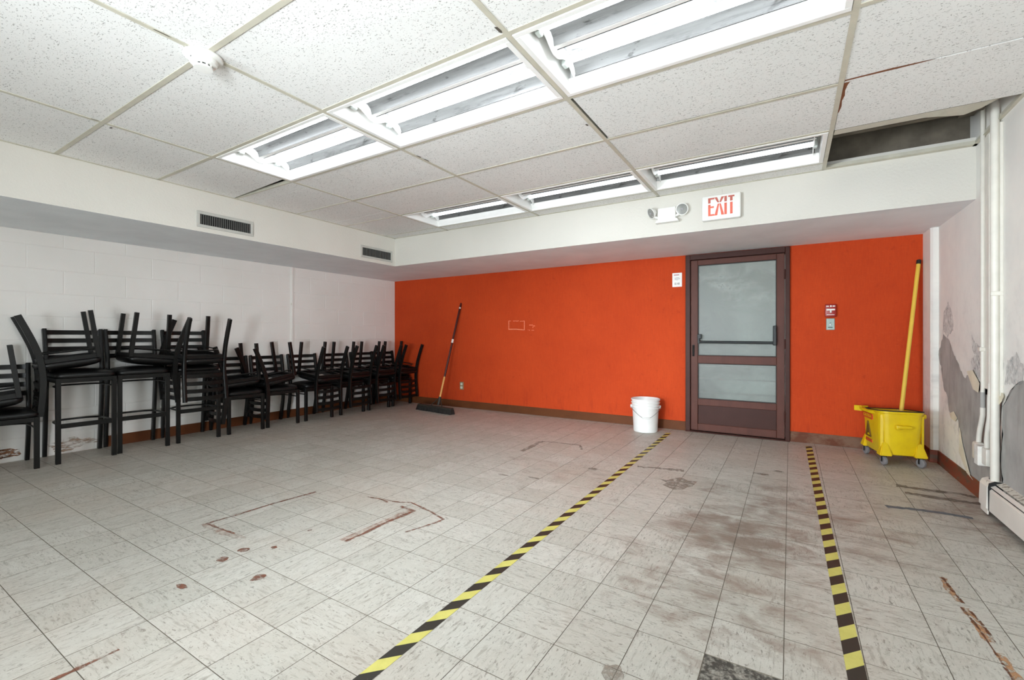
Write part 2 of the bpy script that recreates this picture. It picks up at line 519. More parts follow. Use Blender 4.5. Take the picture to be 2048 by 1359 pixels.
# ------------------------------------------------------------------ helpers: meshes
class B:
    """bmesh collector"""
    def __init__(s):
        s.bm = bmesh.new()

    def box(s, x0, x1, y0, y1, z0, z1, bev=0.0, seg=1, mat=None):
        vs = [s.bm.verts.new(v) for v in ((x0, y0, z0), (x1, y0, z0), (x1, y1, z0), (x0, y1, z0),
                                          (x0, y0, z1), (x1, y0, z1), (x1, y1, z1), (x0, y1, z1))]
        fs = [s.bm.faces.new([vs[i] for i in f]) for f in
              ((3, 2, 1, 0), (4, 5, 6, 7), (0, 1, 5, 4), (1, 2, 6, 5), (2, 3, 7, 6), (3, 0, 4, 7))]
        if mat:
            for v in vs:
                v.co = mat @ v.co
        if bev > 0:
            es = {e for f in fs for e in f.edges}
            bmesh.ops.bevel(s.bm, geom=list(es), offset=bev, segments=seg, affect='EDGES', profile=0.5)
        return s

    def quad(s, pts):
        s.bm.faces.new([s.bm.verts.new(p) for p in pts])
        return s

    def tube(s, pts, r, n=10, cap=True, r2=None):
        """round tube along points; r may be list"""
        pts = [Vector(p) for p in pts]
        rs = r if isinstance(r, (list, tuple)) else [r] * len(pts)
        rings = []
        up = None
        for i, p in enumerate(pts):
            a = pts[max(0, i - 1)]
            b = pts[min(len(pts) - 1, i + 1)]
            t = (b - a).normalized()
            if up is None:
                up = Vector((0, 0, 1)) if abs(t.z) < 0.9 else Vector((1, 0, 0))
            side = t.cross(up).normalized()
            up = side.cross(t).normalized()
            rings.append([s.bm.verts.new(p + rs[i] * (math.cos(2 * PI * k / n) * side + math.sin(2 * PI * k / n) * up))
                          for k in range(n)])
        for a, b in zip(rings, rings[1:]):
            for k in range(n):
                s.bm.faces.new((a[k], a[(k + 1) % n], b[(k + 1) % n], b[k]))
        if cap:
            s.bm.faces.new(rings[0][::-1])
            s.bm.faces.new(rings[-1])
        return s

    def sweep(s, pts, prof, sidev=None):
        """sweep closed profile (list of (a,b)) along pts; a along side vector, b along the other normal"""
        pts = [Vector(p) for p in pts]
        rings = []
        for i, p in enumerate(pts):
            a = pts[max(0, i - 1)]
            b = pts[min(len(pts) - 1, i + 1)]
            t = (b - a).normalized()
            sd = (sidev - t * sidev.dot(t)).normalized()
            nn = t.cross(sd).normalized()
            rings.append([s.bm.verts.new(p + sd * q[0] + nn * q[1]) for q in prof])
        n = len(prof)
        for a, b in zip(rings, rings[1:]):
            for k in range(n):
                s.bm.faces.new((a[k], a[(k + 1) % n], b[(k + 1) % n], b[k]))
        s.bm.faces.new(rings[0][::-1])
        s.bm.faces.new(rings[-1])
        return s

    def lathe(s, prof, n=32, cx=0, cy=0, close=False):
        rings = []
        for r, z in prof:
            rings.append([s.bm.verts.new((cx + r * math.cos(2 * PI * k / n), cy + r * math.sin(2 * PI * k / n), z)) for k in range(n)])
        for a, b in zip(rings, rings[1:]):
            for k in range(n):
                s.bm.faces.new((a[k], a[(k + 1) % n], b[(k + 1) % n], b[k]))
        if prof[0][0] > 1e-5:
            s.bm.faces.new(rings[0][::-1])
        if prof[-1][0] > 1e-5:
            s.bm.faces.new(rings[-1])
        return s

    def prism(s, poly, axis, a0, a1):
        """extrude a 2d polygon along axis; poly in the two remaining axes in order"""
        def P(q, t):
            if axis == 'x':
                return (t, q[0], q[1])
            if axis == 'y':
                return (q[0], t, q[1])
            return (q[0], q[1], t)
        A = [s.bm.verts.new(P(q, a0)) for q in poly]
        C = [s.bm.verts.new(P(q, a1)) for q in poly]
        n = len(poly)
        for k in range(n):
            s.bm.faces.new((A[k], A[(k + 1) % n], C[(k + 1) % n], C[k]))
        s.bm.faces.new(A[::-1])
        s.bm.faces.new(C)
        return s

    def xf(s, m):
        bmesh.ops.transform(s.bm, matrix=m, verts=s.bm.verts)
        return s

    def mesh(s, name, mat, smooth=False):
        bmesh.ops.remove_doubles(s.bm, verts=s.bm.verts, dist=1e-6)
        bmesh.ops.recalc_face_normals(s.bm, faces=s.bm.faces)
        me = bpy.data.meshes.new(name)
        if smooth:
            for f in s.bm.faces:
                f.smooth = True
            for e in s.bm.edges:
                if len(e.link_faces) == 2 and e.calc_face_angle(0) > 0.7:
                    e.smooth = False
        s.bm.to_mesh(me)
        s.bm.free()
        if mat:
            me.materials.append(MAT[mat] if isinstance(mat, str) else mat)
        return me

    def ob(s, name, mat, parent=None, smooth=False, **kw):
        return link(name, s.mesh(name, mat, smooth), parent, **kw)


def link(name, data, parent=None, label=None, cat=None, group=None, kind=None, loc=None, rot=None):
    o = bpy.data.objects.new(name, data)
    COL.objects.link(o)
    if parent:
        o.parent = parent
    if label:
        o['label'] = label
    if cat:
        o['category'] = cat
    if group:
        o['group'] = group
    if kind:
        o['kind'] = kind
    if loc:
        o.location = loc
    if rot:
        o.rotation_euler = rot
    return o


def thing(name, label, cat, loc=(0, 0, 0), rz=0.0, group=None):
    return link(name, None, None, label, cat, group, None, loc, (0, 0, rz))


def struct(name, b, mat, label=None, cat=None, smooth=False):
    return b.ob(name, mat, None, smooth, kind='structure', label=label, cat=cat)


def text(name, body, size, mat, parent, loc, rot, align='CENTER', sx=1.0, ext=0.0004):
    c = bpy.data.curves.new(name, 'FONT')
    c.body = body
    c.size = size
    c.align_x = align
    c.align_y = 'CENTER'
    c.extrude = ext
    c.materials.append(MAT[mat])
    tmp = bpy.data.objects.new(name, c)
    COL.objects.link(tmp)
    dg = bpy.context.evaluated_depsgraph_get()
    me = bpy.data.meshes.new_from_object(tmp.evaluated_get(dg))
    bpy.data.objects.remove(tmp)
    for v in me.vertices:
        v.co.x *= sx
    return link(name, me, parent, loc=loc, rot=rot)


# ================================================================== ROOM SHELL
# ---- floor: slab with individual vinyl tiles
bf = B()
bf.box(XW - 0.2, XR + 0.2, YF - 0.2, D + 0.2, -0.12, -0.0026)
floor = struct('floor', bf, 'grout', 'worn grey streaked vinyl tile floor of the room', 'floor')

x_first = FX - 21 * SX
cells = []
ic0, ic1 = int(math.floor((XW - FX) / SX)), int(math.ceil((XR - FX) / SX))
ir0, ir1 = int(math.floor((YF - FY) / SY)), int(math.ceil((D - FY) / SY))
MISSING = {(3, 0)}
for i in range(ic0, ic1):
    for j in range(ir0, ir1):
        x0, x1 = FX + i * SX, FX + (i + 1) * SX
        y0, y1 = FY + j * SY, FY + (j + 1) * SY
        x0, x1, y0, y1 = max(x0, XW), min(x1, XR), max(y0, YF), min(y1, D)
        if x1 - x0 < 0.01 or y1 - y0 < 0.01 or (i, j) in MISSING:
            continue
        cx, cy = (x0 + x1) / 2, (y0 + y1) / 2
        dep = -cx * 0.5249 + cy * 0.8512
        lat = cx * 0.8512 + cy * 0.5249
        vis = dep > 0.75 and abs(lat / dep) < 1.2 and H / dep < 0.80
        cells.append((0 if vis else 1, dep, x0, x1, y0, y1))
cells.sort()
G = 0.0008


def tile_geo(b, x0, x1, y0, y1, dz, ox=0, oy=0):
    x0 += G; x1 -= G; y0 += G; y1 -= G
    c = 0.0006
    vs = [(x0, y0, -0.0025), (x1, y0, -0.0025), (x1, y1, -0.0025), (x0, y1, -0.0025),
          (x0, y0, -0.0010 + dz), (x1, y0, -0.0010 + dz), (x1, y1, -0.0010 + dz), (x0, y1, -0.0010 + dz),
          (x0 + c, y0 + c, dz), (x1 - c, y0 + c, dz), (x1 - c, y1 - c, dz), (x0 + c, y1 - c, dz)]
    V = [b.bm.verts.new((v[0] - ox, v[1] - oy, v[2])) for v in vs]
    for f in ((0, 1, 5, 4), (1, 2, 6, 5), (2, 3, 7, 6), (3, 0, 4, 7), (4, 5, 9, 8), (5, 6, 10, 9), (6, 7, 11, 10), (7, 4, 8, 11), (8, 9, 10, 11)):
        b.bm.faces.new([V[k] for k in f]).material_index = 0 if f[0] == 8 else 1


def tile_mesh(b, name):
    me = b.mesh(name, 'tile_floor')
    me.materials.append(MAT['grout'])
    return me


full = B()
tile_geo(full, 0, SX, 0, SY, 0)
full_me = tile_mesh(full, 'floor_tile')
rest = B()
for k, (hid, dep, x0, x1, y0, y1) in enumerate(cells):
    dz = random.uniform(-0.0004, 0.0)
    if k < 296:
        if abs(x1 - x0 - SX) < 1e-4 and abs(y1 - y0 - SY) < 1e-4:
            me = full_me
        else:
            b = B()
            tile_geo(b, x0, x1, y0, y1, 0, x0, y0)
            me = tile_mesh(b, 'floor_tile')
        link('floor_tile', me, floor, loc=(x0, y0, dz))
    else:
        tile_geo(rest, x0, x1, y0, y1, dz)
link('floor_tile_field', tile_mesh(rest, 'floor_tile_field'), floor, kind='stuff')

# missing tile: exposed mastic lower than its neighbours
x0, y0 = FX + 3 * SX, FY
B().box(x0 + .001, x0 + SX - .001, y0 + .001, y0 + SY - .001, -0.0026, -0.0018).ob('exposed_mastic', 'mastic', floor, label='dark mottled square where a floor tile is missing')

# ---- ceiling slab above the grid
ceil = struct('ceiling', B().box(XW - 0.2, XR + 0.2, YF - 0.2, D + 0.2, HP, HP + 0.1), 'dark_void', 'suspended ceiling of white fissured tiles in a metal grid', 'ceiling')

# ---- walls
wl = struct('wall_left', B().box(XW - 0.2, XW - 0.0022, YF - 0.2, D + 0.2, -0.1, HP), 'block', 'white painted concrete block wall on the left', 'wall')
course = 0.212
zj = [1.892 + course * k for k in range(-9, 2)]
zj = [max(0.0, z) for z in zj if z > -0.2]
zedges = sorted(set([0.0] + [z for z in zj if 0.02 < z < HS] + [HS]))
for ci, (za, zb) in enumerate(zip(zedges, zedges[1:])):
    kz = round((za - 1.892) / course) if za > 0.01 else -9
    off = 5.249 if kz % 2 else 5.031
    ys = sorted([off + 0.4575 * k for k in range(-18, 2)])
    edges = [YF] + [y for y in ys if YF + 0.03 < y < D - 0.03] + [D]
    for ya, yb in zip(edges, edges[1:]):
        b = B()
        g, c = 0.0014, 0.0040
        j = random.uniform(-0.0006, 0.0006)
        X0, X1 = XW - 0.0021, XW + j
        V = [b.bm.verts.new(v) for v in ((X0, ya + g, za + g), (X0, yb - g, za + g), (X0, yb - g, zb - g), (X0, ya + g, zb - g),
                                         (X1, ya + g + c, za + g + c), (X1, yb - g - c, za + g + c), (X1, yb - g - c, zb - g - c), (X1, ya + g + c, zb - g - c))]
        for f in ((4, 5, 6, 7), (0, 1, 5, 4), (1, 2, 6, 5), (2, 3, 7, 6), (3, 0, 4, 7)):
            b.bm.faces.new([V[q] for q in f])
        b.ob('wall_block', 'block', wl)

# back wall with door opening (door x -1.019 .. -0.001, z 0 .. 2.005)
DX0, DX1, DZ = -1.019, -0.001, 2.006
bw = B()
bw.box(XW - 0.2, DX0, D, D + 0.15, -0.1, HP)
bw.box(DX1, XR + 0.2, D, D + 0.15, -0.1, HP)
bw.box(DX0, DX1, D, D + 0.15, DZ, HP)
wb = struct('wall_back', bw, 'orange', 'orange fabric-textured wall across the back of the room', 'wall')

wr = struct('wall_right', B().box(XR, XR + 0.2, YF - 0.2, D + 0.2, -0.1, HP), 'plaster', 'stained white plaster wall on the right with peeling paint', 'wall')
struct('wall_front', B().box(XW - 0.2, XR + 0.2, YF - 0.2, YF, -0.1, HP), 'block', 'plain white wall behind the viewpoint', 'wall')

# bulkheads
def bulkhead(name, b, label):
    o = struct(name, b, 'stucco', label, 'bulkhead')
    o.data.materials.append(MAT['soffit'])                 # cream faces; undersides coloured lighter and cooler against their dark pinkish shade
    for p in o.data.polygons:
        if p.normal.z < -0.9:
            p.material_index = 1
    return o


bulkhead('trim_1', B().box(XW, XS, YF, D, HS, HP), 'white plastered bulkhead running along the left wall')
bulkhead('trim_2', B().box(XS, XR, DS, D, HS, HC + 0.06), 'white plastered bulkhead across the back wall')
struct('trim_3', B().box(XS, XR, DS + 0.12, D, HC + 0.06, HP), 'dark_brown', 'dark grey-brown masonry above the back bulkhead', 'masonry')
# corner pilaster on the right
pil = B()
pil.prism([(1.03, 5.21), (1.045, 5.19), (1.085, 5.19), (1.085, D), (1.03, D)], 'z', 0, HS)
struct('trim_4', pil, 'plaster', 'narrow boxed pilaster in the right back corner', 'pilaster')

# baseboards
bb = B()
prof = [(0, 0), (0.012, 0), (0.009, 0.008), (0.006, 0.10), (0.003, 0.105), (0, 0.105)]
bb.prism([(XW + p[0], p[1]) for p in prof], 'y', 1.66, D)
struct('baseboard_left', bb, 'base_brown', 'brown base strip along the left wall', 'baseboard')
bb = B()
bb.prism([(D - p[0], p[1]) for p in prof], 'x', XW, DX0)
struct('baseboard_back', bb, 'base_brown', 'brown base strip under the orange wall left of the door', 'baseboard')
bb = B()
bb.prism([(D - p[0], p[1]) for p in prof], 'x', DX1, 1.03)
struct('baseboard_back.001', bb, 'base_dark', 'scuffed brown base strip right of the door', 'baseboard')
bb = B()
bb.prism([(1.03 - p[0], p[1]) for p in prof], 'y', 5.19, D)
bb.prism([(5.19 - p[0], p[1]) for p in prof], 'x', 1.022, 1.08)
bb.prism([(XR - p[0] * 1.2, p[1]) for p in prof], 'y', 3.93, 5.185)
struct('baseboard_right', bb, 'base_red', 'worn reddish base strip along the peeling right wall', 'baseboard')

# ---- ceiling grid and tiles
TH = 0.016
bar_me = {}


def grid_bar(x0, x1, y0, y1):
    b = B()
    b.box(x0, x1, y0, y1, HC - 0.001, HC + 0.002)
    cx, cy = (x0 + x1) / 2, (y0 + y1) / 2
    if x1 - x0 > y1 - y0:
        b.box(x0, x1, cy - 0.002, cy + 0.002, HC + 0.002, HC + 0.03)
    else:
        b.box(cx - 0.002, cx + 0.002, y0, y1, HC + 0.002, HC + 0.03)
    return b.ob('grid_bar', 'tee', ceil)


BW = 0.0125
ROWS = [GY0 + GP * k for k in range(-6, 6)]          # last is 4.10
YE = ROWS + [DS]
for x in GX[1:5]:
    segs = [YF] + [ROWS[5], ROWS[9]] + [DS]
    for a, b_ in zip(segs, segs[1:]):
        grid_bar(x - BW, x + BW, a, b_)
# wall angles
grid_bar(XS, XS + 0.02, YF, DS)
grid_bar(XS, GX[1], DS - 0.02, DS)
grid_bar(GX[1] + BW, XR, DS - 0.05, DS - 0.001)
grid_bar(XR - 0.02, XR, YF, DS)
LIGHT_ROWS = {0: 'rear', 3: 'rear', 7: 'near', 10: 'far'}     # index k: cell between YE[k] and YE[k+1]
colX = [(GX[i + 1], GX[i]) for i in range(5)]                 # col 0: right strip .. col 4: left strip


def ceiling_tile(x0, x1, y0, y1, lx=0.0, rx=0.0, ny=0.0, fy=0.0, poly=None, tilt=0.0):
    b = B()
    if poly is None:
        poly = [(x0 + 0.003 + lx, y0 + 0.003 + ny), (x1 - 0.003 - rx, y0 + 0.003 + ny), (x1 - 0.003 - rx, y1 - 0.003 - fy), (x0 + 0.003 + lx, y1 - 0.003 - fy)]
    z = HC + 0.0025
    A = [b.bm.verts.new((p[0], p[1], z + (tilt if i in (2, 3) else 0))) for i, p in enumerate(poly)]
    T = [b.bm.verts.new((p[0], p[1], z + TH + (tilt if i in (2, 3) else 0))) for i, p in enumerate(poly)]
    n = len(poly)
    b.bm.faces.new(A[::-1])
    b.bm.faces.new(T)
    for k in range(n):
        b.bm.faces.new((A[k], A[(k + 1) % n], T[(k + 1) % n], T[k]))
    return b.ob('ceiling_tile', 'tile_ceiling', ceil)


FIX = []
for k in range(len(YE) - 1):
    y0, y1 = YE[k], YE[k + 1]
    for c, (x0, x1) in enumerate(colX):
        if c in (1, 2, 3) and k in LIGHT_ROWS:
            FIX.append((k, c, x0, x1, y0, y1))
            if y1 < DS - 0.01:
                grid_bar(x0 + BW, x1 - BW, y1 - BW, y1 + BW)
            continue
        if c == 0:
            # right hand strip: joints sit a little nearer, last cell has no tile
            yy0, yy1 = y0 - 0.025, y1 - 0.025
            if k == 10:
                continue
            if k == 11:
                continue
            if k == 9:
                ceiling_tile(x0, x1, yy0, 3.500, ny=0.003, lx=0.012)
                continue
            ceiling_tile(x0, x1, yy0, yy1, fy=0.004 if k == 8 else 0.0)
            if k < 8:
                grid_bar(x0 + BW, x1, yy1 - BW, yy1 + BW)
            continue
        if k == 11:
            ceiling_tile(x0, x1, y0, y1)
            continue
        if c == 4 and k == 7:
            ceiling_tile(x0, x1, y0, y1, poly=[(x0 + .003, y0 + .003), (x1 - .003, y0 + .003), (x1 - .003, y1 - 0.075), (x0 + .003, y1 - 0.02)])
        elif c == 4 and k in (8, 9):
            ym = y0 + (0.16 if k == 8 else 0.44)
            ceiling_tile(x0, x1, y0, ym, fy=-0.001)
            ceiling_tile(x0, x1, ym, y1, ny=-0.001)
        elif c == 1 and k == 8:
            ceiling_tile(x0, x1, y0, y1, lx=0.022, fy=0.016)
        else:
            ceiling_tile(x0, x1, y0, y1)
        if y1 < DS - 0.01:
            w = BW
            if c == 4:
                w = 0.006 if k >= 7 else BW
            grid_bar(x0 + BW, x1 - BW, y1 - w, y1 + w)

# broken edge strip and torn flap at the open ceiling bay on the right
b = B()
strip = []
for i in range(13):
    t = i / 12
    x = 0.24 + t * 0.76
    wdt = 0.085 if t < 0.66 else 0.085 + 0.12 * math.sin((t - 0.66) / 0.34 * PI) - 0.06 * (t - 0.66) / 0.34
    dz = 0.0 if t < 0.6 else 0.05 * math.sin((t - 0.6) / 0.4 * PI * 0.9)
    strip.append((x, 3.497, HC + 0.001, 3.497 + wdt, HC + 0.004 - dz * 0.3 + (0.02 if t > 0.7 else 0)))
for a, c in zip(strip, strip[1:]):
    b.quad([(a[0], a[1], a[2]), (c[0], c[1], c[2]), (c[0], c[3], c[4]), (a[0], a[3], a[4])])
    b.quad([(a[0], a[3], a[4]), (c[0], c[3], c[4]), (c[0], c[3] - 0.004, c[4] + 0.012), (a[0], a[3] - 0.004, a[4] + 0.012)])
b.ob('torn_edge_strip', 'tee', ceil, label='torn white metal strip beside the open ceiling bay')
# wood joist in the void
B().box(0.24, 1.06, 4.02, 4.07, HC + 0.16, HC + 0.30).ob('joist', 'dark_brown', ceil)
B().box(0.98, 1.06, 3.62, 4.25, HC + 0.20, HC + 0.26).ob('joist', 'dark_brown', ceil)


# ================================================================== FLUORESCENT FIXTURES
def make_fixture(x0, x1, y0, y1, label, group, row):
    cx, cy = (x0 + x1) / 2, (y0 + y1) / 2
    t = thing('ceiling_light', label, 'ceiling light', (cx, cy, HC), 0, group)
    L = (x1 - x0) / 2 - BW - 0.002
    W = (y1 - y0) / 2 - BW - 0.002
    fl = 0.026
    b = B()                                                            # flange ring
    for (a0, a1, c0, c1) in ((-L, L, -W, -W + fl), (-L, L, W - fl, W), (-L, -L + fl, -W + fl, W - fl), (L - fl, L, -W + fl, W - fl)):
        b.box(a0, a1, c0, c1, -0.004, 0.004, 0.0015)
    b.ob('frame', 'white_enamel', t)
    b = B()                                                            # housing: open box, double skin
    l, w, h = L - fl + 0.004, W - fl + 0.004, 0.15
    for (a0, a1, c0, c1, z0, z1) in ((-l, -l + .003, -w, w, 0, h), (l - .003, l, -w, w, 0, h), (-l, l, -w, -w + .003, 0, h), (-l, l, w - .003, w, 0, h), (-l, l, -w, w, h, h + .003)):
        b.box(a0, a1, c0, c1, z0, z1)
    b.ob('housing', 'white_enamel', t)
    # two trough reflectors
    for sgn in (-1, 1):
        b = B()
        pr = [(sgn * 0.018, 0.080), (sgn * 0.028, 0.112), (sgn * 0.050, 0.128), (sgn * 0.140, 0.1325), (sgn * 0.190, 0.124), (sgn * 0.222, 0.096), (sgn * 0.236, 0.064)]
        for p, q in zip(pr, pr[1:]):
            b.quad([(-l + .03, p[0], p[1]), (l - .03, p[0], p[1]), (l - .03, q[0], q[1]), (-l + .03, q[0], q[1])])
        b.ob('reflector', 'reflector', t, smooth=True)
    b = B()                                                            # centre ridge with bright lips
    b.prism([(-0.020, 0.096), (-0.012, 0.080), (0.012, 0.080), (0.020, 0.096)], 'x', -l + .03, l - .03)
    b.ob('centre_ridge', 'white_enamel', t)
    for sgn in (-1, 1):                                                # sloped white sides
        b = B()
        b.prism([(sgn * 0.236, 0.060), (sgn * (w - .003), 0.004), (sgn * (w - .003), 0.008), (sgn * 0.240, 0.063)], 'x', -l + .004, l - .004)
        b.ob('side_panel', 'white_enamel', t)
    for sx in (-1, 1):
        b = B()                                                        # end plate with wavy lower edge
        pr = [(-0.235, 0.14), (-0.235, 0.085)]
        for q in range(25):
            y = -0.225 + 0.45 * q / 24
            z = 0.062 + 0.022 * math.cos((abs(y) - 0.125) * 26)
            pr.append((y, z))
        pr += [(0.235, 0.085), (0.235, 0.14)]
        b.prism(pr, 'x', sx * (l - .045), sx * (l - .040))
        b.ob('end_plate', 'white_enamel', t)
        for sy in (-1, 1):
            b = B()
            b.box(sx * (l - 0.030) - 0.013, sx * (l - 0.030) + 0.013, sy * 0.14 - 0.02, sy * 0.14 + 0.02, 0.066, 0.135, 0.005)
            b.ob('lamp_socket', 'socket', t)
    for sy in (-1, 1):
        b = B()
        n = 14
        b.tube([(-l + 0.044, sy * 0.14, 0.096), (l - 0.044, sy * 0.14, 0.096)], 0.0175, n)
        b.ob('lamp_tube', 'tube_' + row, t, smooth=True)
    return t


rowname = {'near': 'in the nearer row of three', 'far': 'in the far row along the back bulkhead', 'rear': 'in a row behind the viewpoint'}
colname = {3: 'leftmost', 2: 'middle', 1: 'rightmost'}
for (k, c, x0, x1, y0, y1) in FIX:
    r = LIGHT_ROWS[k]
    if r == 'rear':
        lab = f'open twin-tube ceiling light, {colname[c]}, {rowname[r]}' + (' nearest the front wall' if k == 0 else '')
    else:
        lab = f'open twin-tube fluorescent ceiling light, {colname[c]} one {rowname[r]}'
    make_fixture(x0, x1, y0, y1, lab, 'fluorescent ceiling lights', r)

# ================================================================== DOOR AND HALL BEHIND IT
door = link('door_1', None, None, 'brown metal door with two glass panes and a push bar', 'door', None, 'structure', ((DX0 + DX1) / 2, D, 0))
ox, oy = (DX0 + DX1) / 2, D


def dbox(name, x0, x1, y0, y1, z0, z1, mat, bev=0.003, parent=None, b=None, **kw):
    b = B()
    b.box(x0 - ox, x1 - ox, y0 - oy, y1 - oy, z0, z1, bev)
    o = b.ob(name, mat, parent or door, **kw)
    return o


fr = B()
fr.box(DX0 - ox, DX0 + 0.052 - ox, -0.035, 0.12, 0, DZ - 0.002, 0.004)
fr.box(DX1 - 0.042 - ox, DX1 - ox, -0.035, 0.12, 0, DZ - 0.002, 0.004)
fr.box(DX0 + 0.052 - ox, DX1 - 0.042 - ox, -0.035, 0.12, 1.945, DZ - 0.002, 0.004)
fr.ob('door_frame', 'door_dark', door)
thr = B()
thr.box(DX0 - ox, DX1 - ox, -0.05, 0.12, 0.0, 0.012, 0.004)
thr.ob('threshold', 'door_dark', door)
lx0, lx1 = -0.962, -0.047
leaf = B()
Y0, Y1 = -0.022, 0.022


def lb(x0, x1, z0, z1, y0=Y0, y1=Y1, bev=0.004):
    leaf.box(x0 - ox, x1 - ox, y0, y1, z0, z1, bev)


lb(lx0, -0.888, 0.02, 1.94)
lb(-0.120, lx1, 0.02, 1.94)
lb(-0.888, -0.120, 1.882, 1.94)
lb(-0.888, -0.120, 0.778, 0.864)
lb(-0.888, -0.120, 0.305, 0.378)
lb(-0.888, -0.120, 0.02, 0.100)
dl = leaf.ob('door_leaf', 'door_paint', door)
pn = B()
pn.box(-0.886 - ox, -0.122 - ox, -0.006, 0.010, 0.098, 0.307, 0.002)
pn.ob('kick_panel', 'door_dark', dl)
for (z0, z1) in ((0.864, 1.882), (0.378, 0.778)):
    g = B()
    g.box(-0.888 - ox, -0.120 - ox, -0.002, 0.002, z0, z1)
    g.ob('glass_pane', 'glass', dl)
    g = B()
    for (a0, a1, c0, c1) in ((-0.888, -0.880, z0, z1), (-0.128, -0.120, z0, z1), (-0.88, -0.128, z0, z0 + 0.008), (-0.88, -0.128, z1 - 0.008, z1)):
        g.box(a0 - ox, a1 - ox, -0.013, 0.013, c0, c1)
    g.ob('gasket', 'gasket', dl)
# push bar
pb = B()
pb.tube([(-0.862 - ox, -0.065, 1.018), (-0.14 - ox, -0.065, 1.012)], 0.014, 12)
pbo = pb.ob('push_bar', 'bar_dark', door, smooth=True)
q = B()
q.box(-0.885 - ox, -0.845 - ox, -0.075, -0.022, 1.055, 1.105, 0.004)
q.box(-0.882 - ox, -0.862 - ox, -0.075, -0.022, 1.0, 1.06, 0.003)
q.ob('bar_bracket', 'bar_dark', pbo)
q = B()
q.box(-0.152 - ox, -0.118 - ox, -0.082, -0.020, 0.985, 1.190, 0.006)
q.ob('latch_case', 'bar_dark', pbo)
# pull handle
q = B()
q.box(-0.945 - ox, -0.922 - ox, -0.034, -0.022, 0.855, 0.985, 0.003)
q.tube([(-0.934 - ox, -0.03, 0.975), (-0.934 - ox, -0.048, 0.965), (-0.934 - ox, -0.048, 0.875), (-0.934 - ox, -0.03, 0.865)], 0.006, 8)
q.ob('handle', 'gasket', door)
for zz in (0.25, 1.0, 1.72):
    q = B()
    q.tube([(-0.046 - ox, -0.036, zz - 0.05), (-0.046 - ox, -0.036, zz + 0.05)], 0.008, 8)
    q.ob('hinge', 'door_dark', door)

# hall with steps beyond the glass
hy1 = 7.6
struct('wall_hall_left', B().box(-1.75, -1.66, D + 0.15, hy1, -0.1, 3.0), 'hall', 'pale left wall of the stair hall behind the glass door', 'wall')
struct('wall_hall_right', B().box(0.76, 0.85, D + 0.15, hy1, -0.1, 3.0), 'hall', 'pale right wall of the stair hall behind the glass door', 'wall')
struct('wall_hall_back', B().box(-1.75, 0.85, hy1 + 0.1, hy1 + 0.2, -0.1, 3.0), 'hall', 'pale end wall of the stair hall seen through the glass door', 'wall')
struct('ceiling_hall', B().box(-1.75, 0.85, D + 0.15, hy1 + 0.2, 2.9, 3.0), 'hall', 'pale ceiling of the stair hall behind the door', 'ceiling')
struct('floor_hall', B().box(-1.75, 0.85, D + 0.15, hy1 + 0.1, -0.1, 0.0), 'stair', 'grey concrete floor behind the glass door', 'floor')
st = thing('staircase', 'grey concrete steps rising beyond the glass door', 'stairs', (-0.45, 6.2, 0))
for i in range(6):
    b = B()
    b.box(-1.2, 1.2, 0.24 * i, 0.24 * i + (0.26 if i < 5 else 0.25), 0.165 * i if i == 0 else 0.165 * i - 0.01, 0.165 * (i + 1), 0.006)
    if i:
        b.box(-1.2, 1.2, 0.24 * i + 0.05, 0.24 * i + 0.24, 0.0, 0.165 * i - 0.01)
    b.ob('step', 'stair', st)
hl = thing('added_hall_light', 'added unseen light panel over the hall behind the door', 'ceiling light', (-0.45, 6.75, 2.9))  # unseen panel added to light the hall and stair treads
B().box(-0.35, 0.35, -0.12, 0.12, -0.05, -0.02, 0.006).ob('diffuser', 'added_hall_glow', hl)
B().box(-0.37, 0.37, -0.14, 0.14, -0.022, 0.0, 0.004).ob('body', 'white_enamel', hl)


# ================================================================== WALL FITTINGS
def vent(y0, y1, z0, z1, label):
    cy, cz = (y0 + y1) / 2, (z0 + z1) / 2
    t = thing('air_vent', label, 'air vent', (XS, cy, cz), 0, 'air vents in the left bulkhead')
    hy, hz = (y1 - y0) / 2, (z1 - z0) / 2
    m_ = 0.026
    b = B()
    for (a0, a1, c0, c1) in ((-hy, hy, -hz, -hz + m_), (-hy, hy, hz - m_, hz), (-hy, -hy + m_, -hz + m_, hz - m_), (hy - m_, hy, -hz + m_, hz - m_)):
        b.box(0, 0.010, a0, a1, c0, c1, 0.002)
    b.ob('frame', 'vent_metal', t)
    B().box(0.0002, 0.0012, -hy + m_, hy - m_, -hz + m_, hz - m_).ob('duct_shade', 'duct', t)  # dark sheet standing in for the shade behind the louvers
    n = 24
    lm = None
    for i in range(n):
        y = -hy + m_ + (i + 0.5) * (2 * hy - 2 * m_) / n
        if lm is None:
            bb_ = B()
            bb_.box(-0.004, 0.004, -0.0013, 0.0013, -hz + m_ - .001, hz - m_ + .001)
            lm = bb_.mesh('louver', 'louver_metal')
        link('louver', lm, t, loc=(0.0062, y, 0), rot=(0, 0, -0.35))
    return t


vent(1.928, 2.421, 2.050, 2.193, 'grey slotted air vent nearer the camera on the left bulkhead')
vent(3.715, 4.227, 2.052, 2.200, 'grey slotted air vent near the inside corner of the bulkheads')

# exit sign
t = thing('exit_sign', 'white exit sign with faded red letters above the door', 'exit sign', (-0.505, DS, 2.19))
b = B()
b.box(-0.153, 0.153, -0.055, 0, -0.108, 0.106, 0.014, 2)
b.ob('housing', 'white_plastic', t, smooth=True)
face = -0.0565


def exit_letters(parts, name, mat):
    b = B()
    for poly in parts:
        b.prism(poly, 'y', face - 0.0008, face + 0.002)
    b.ob(name, mat, t)


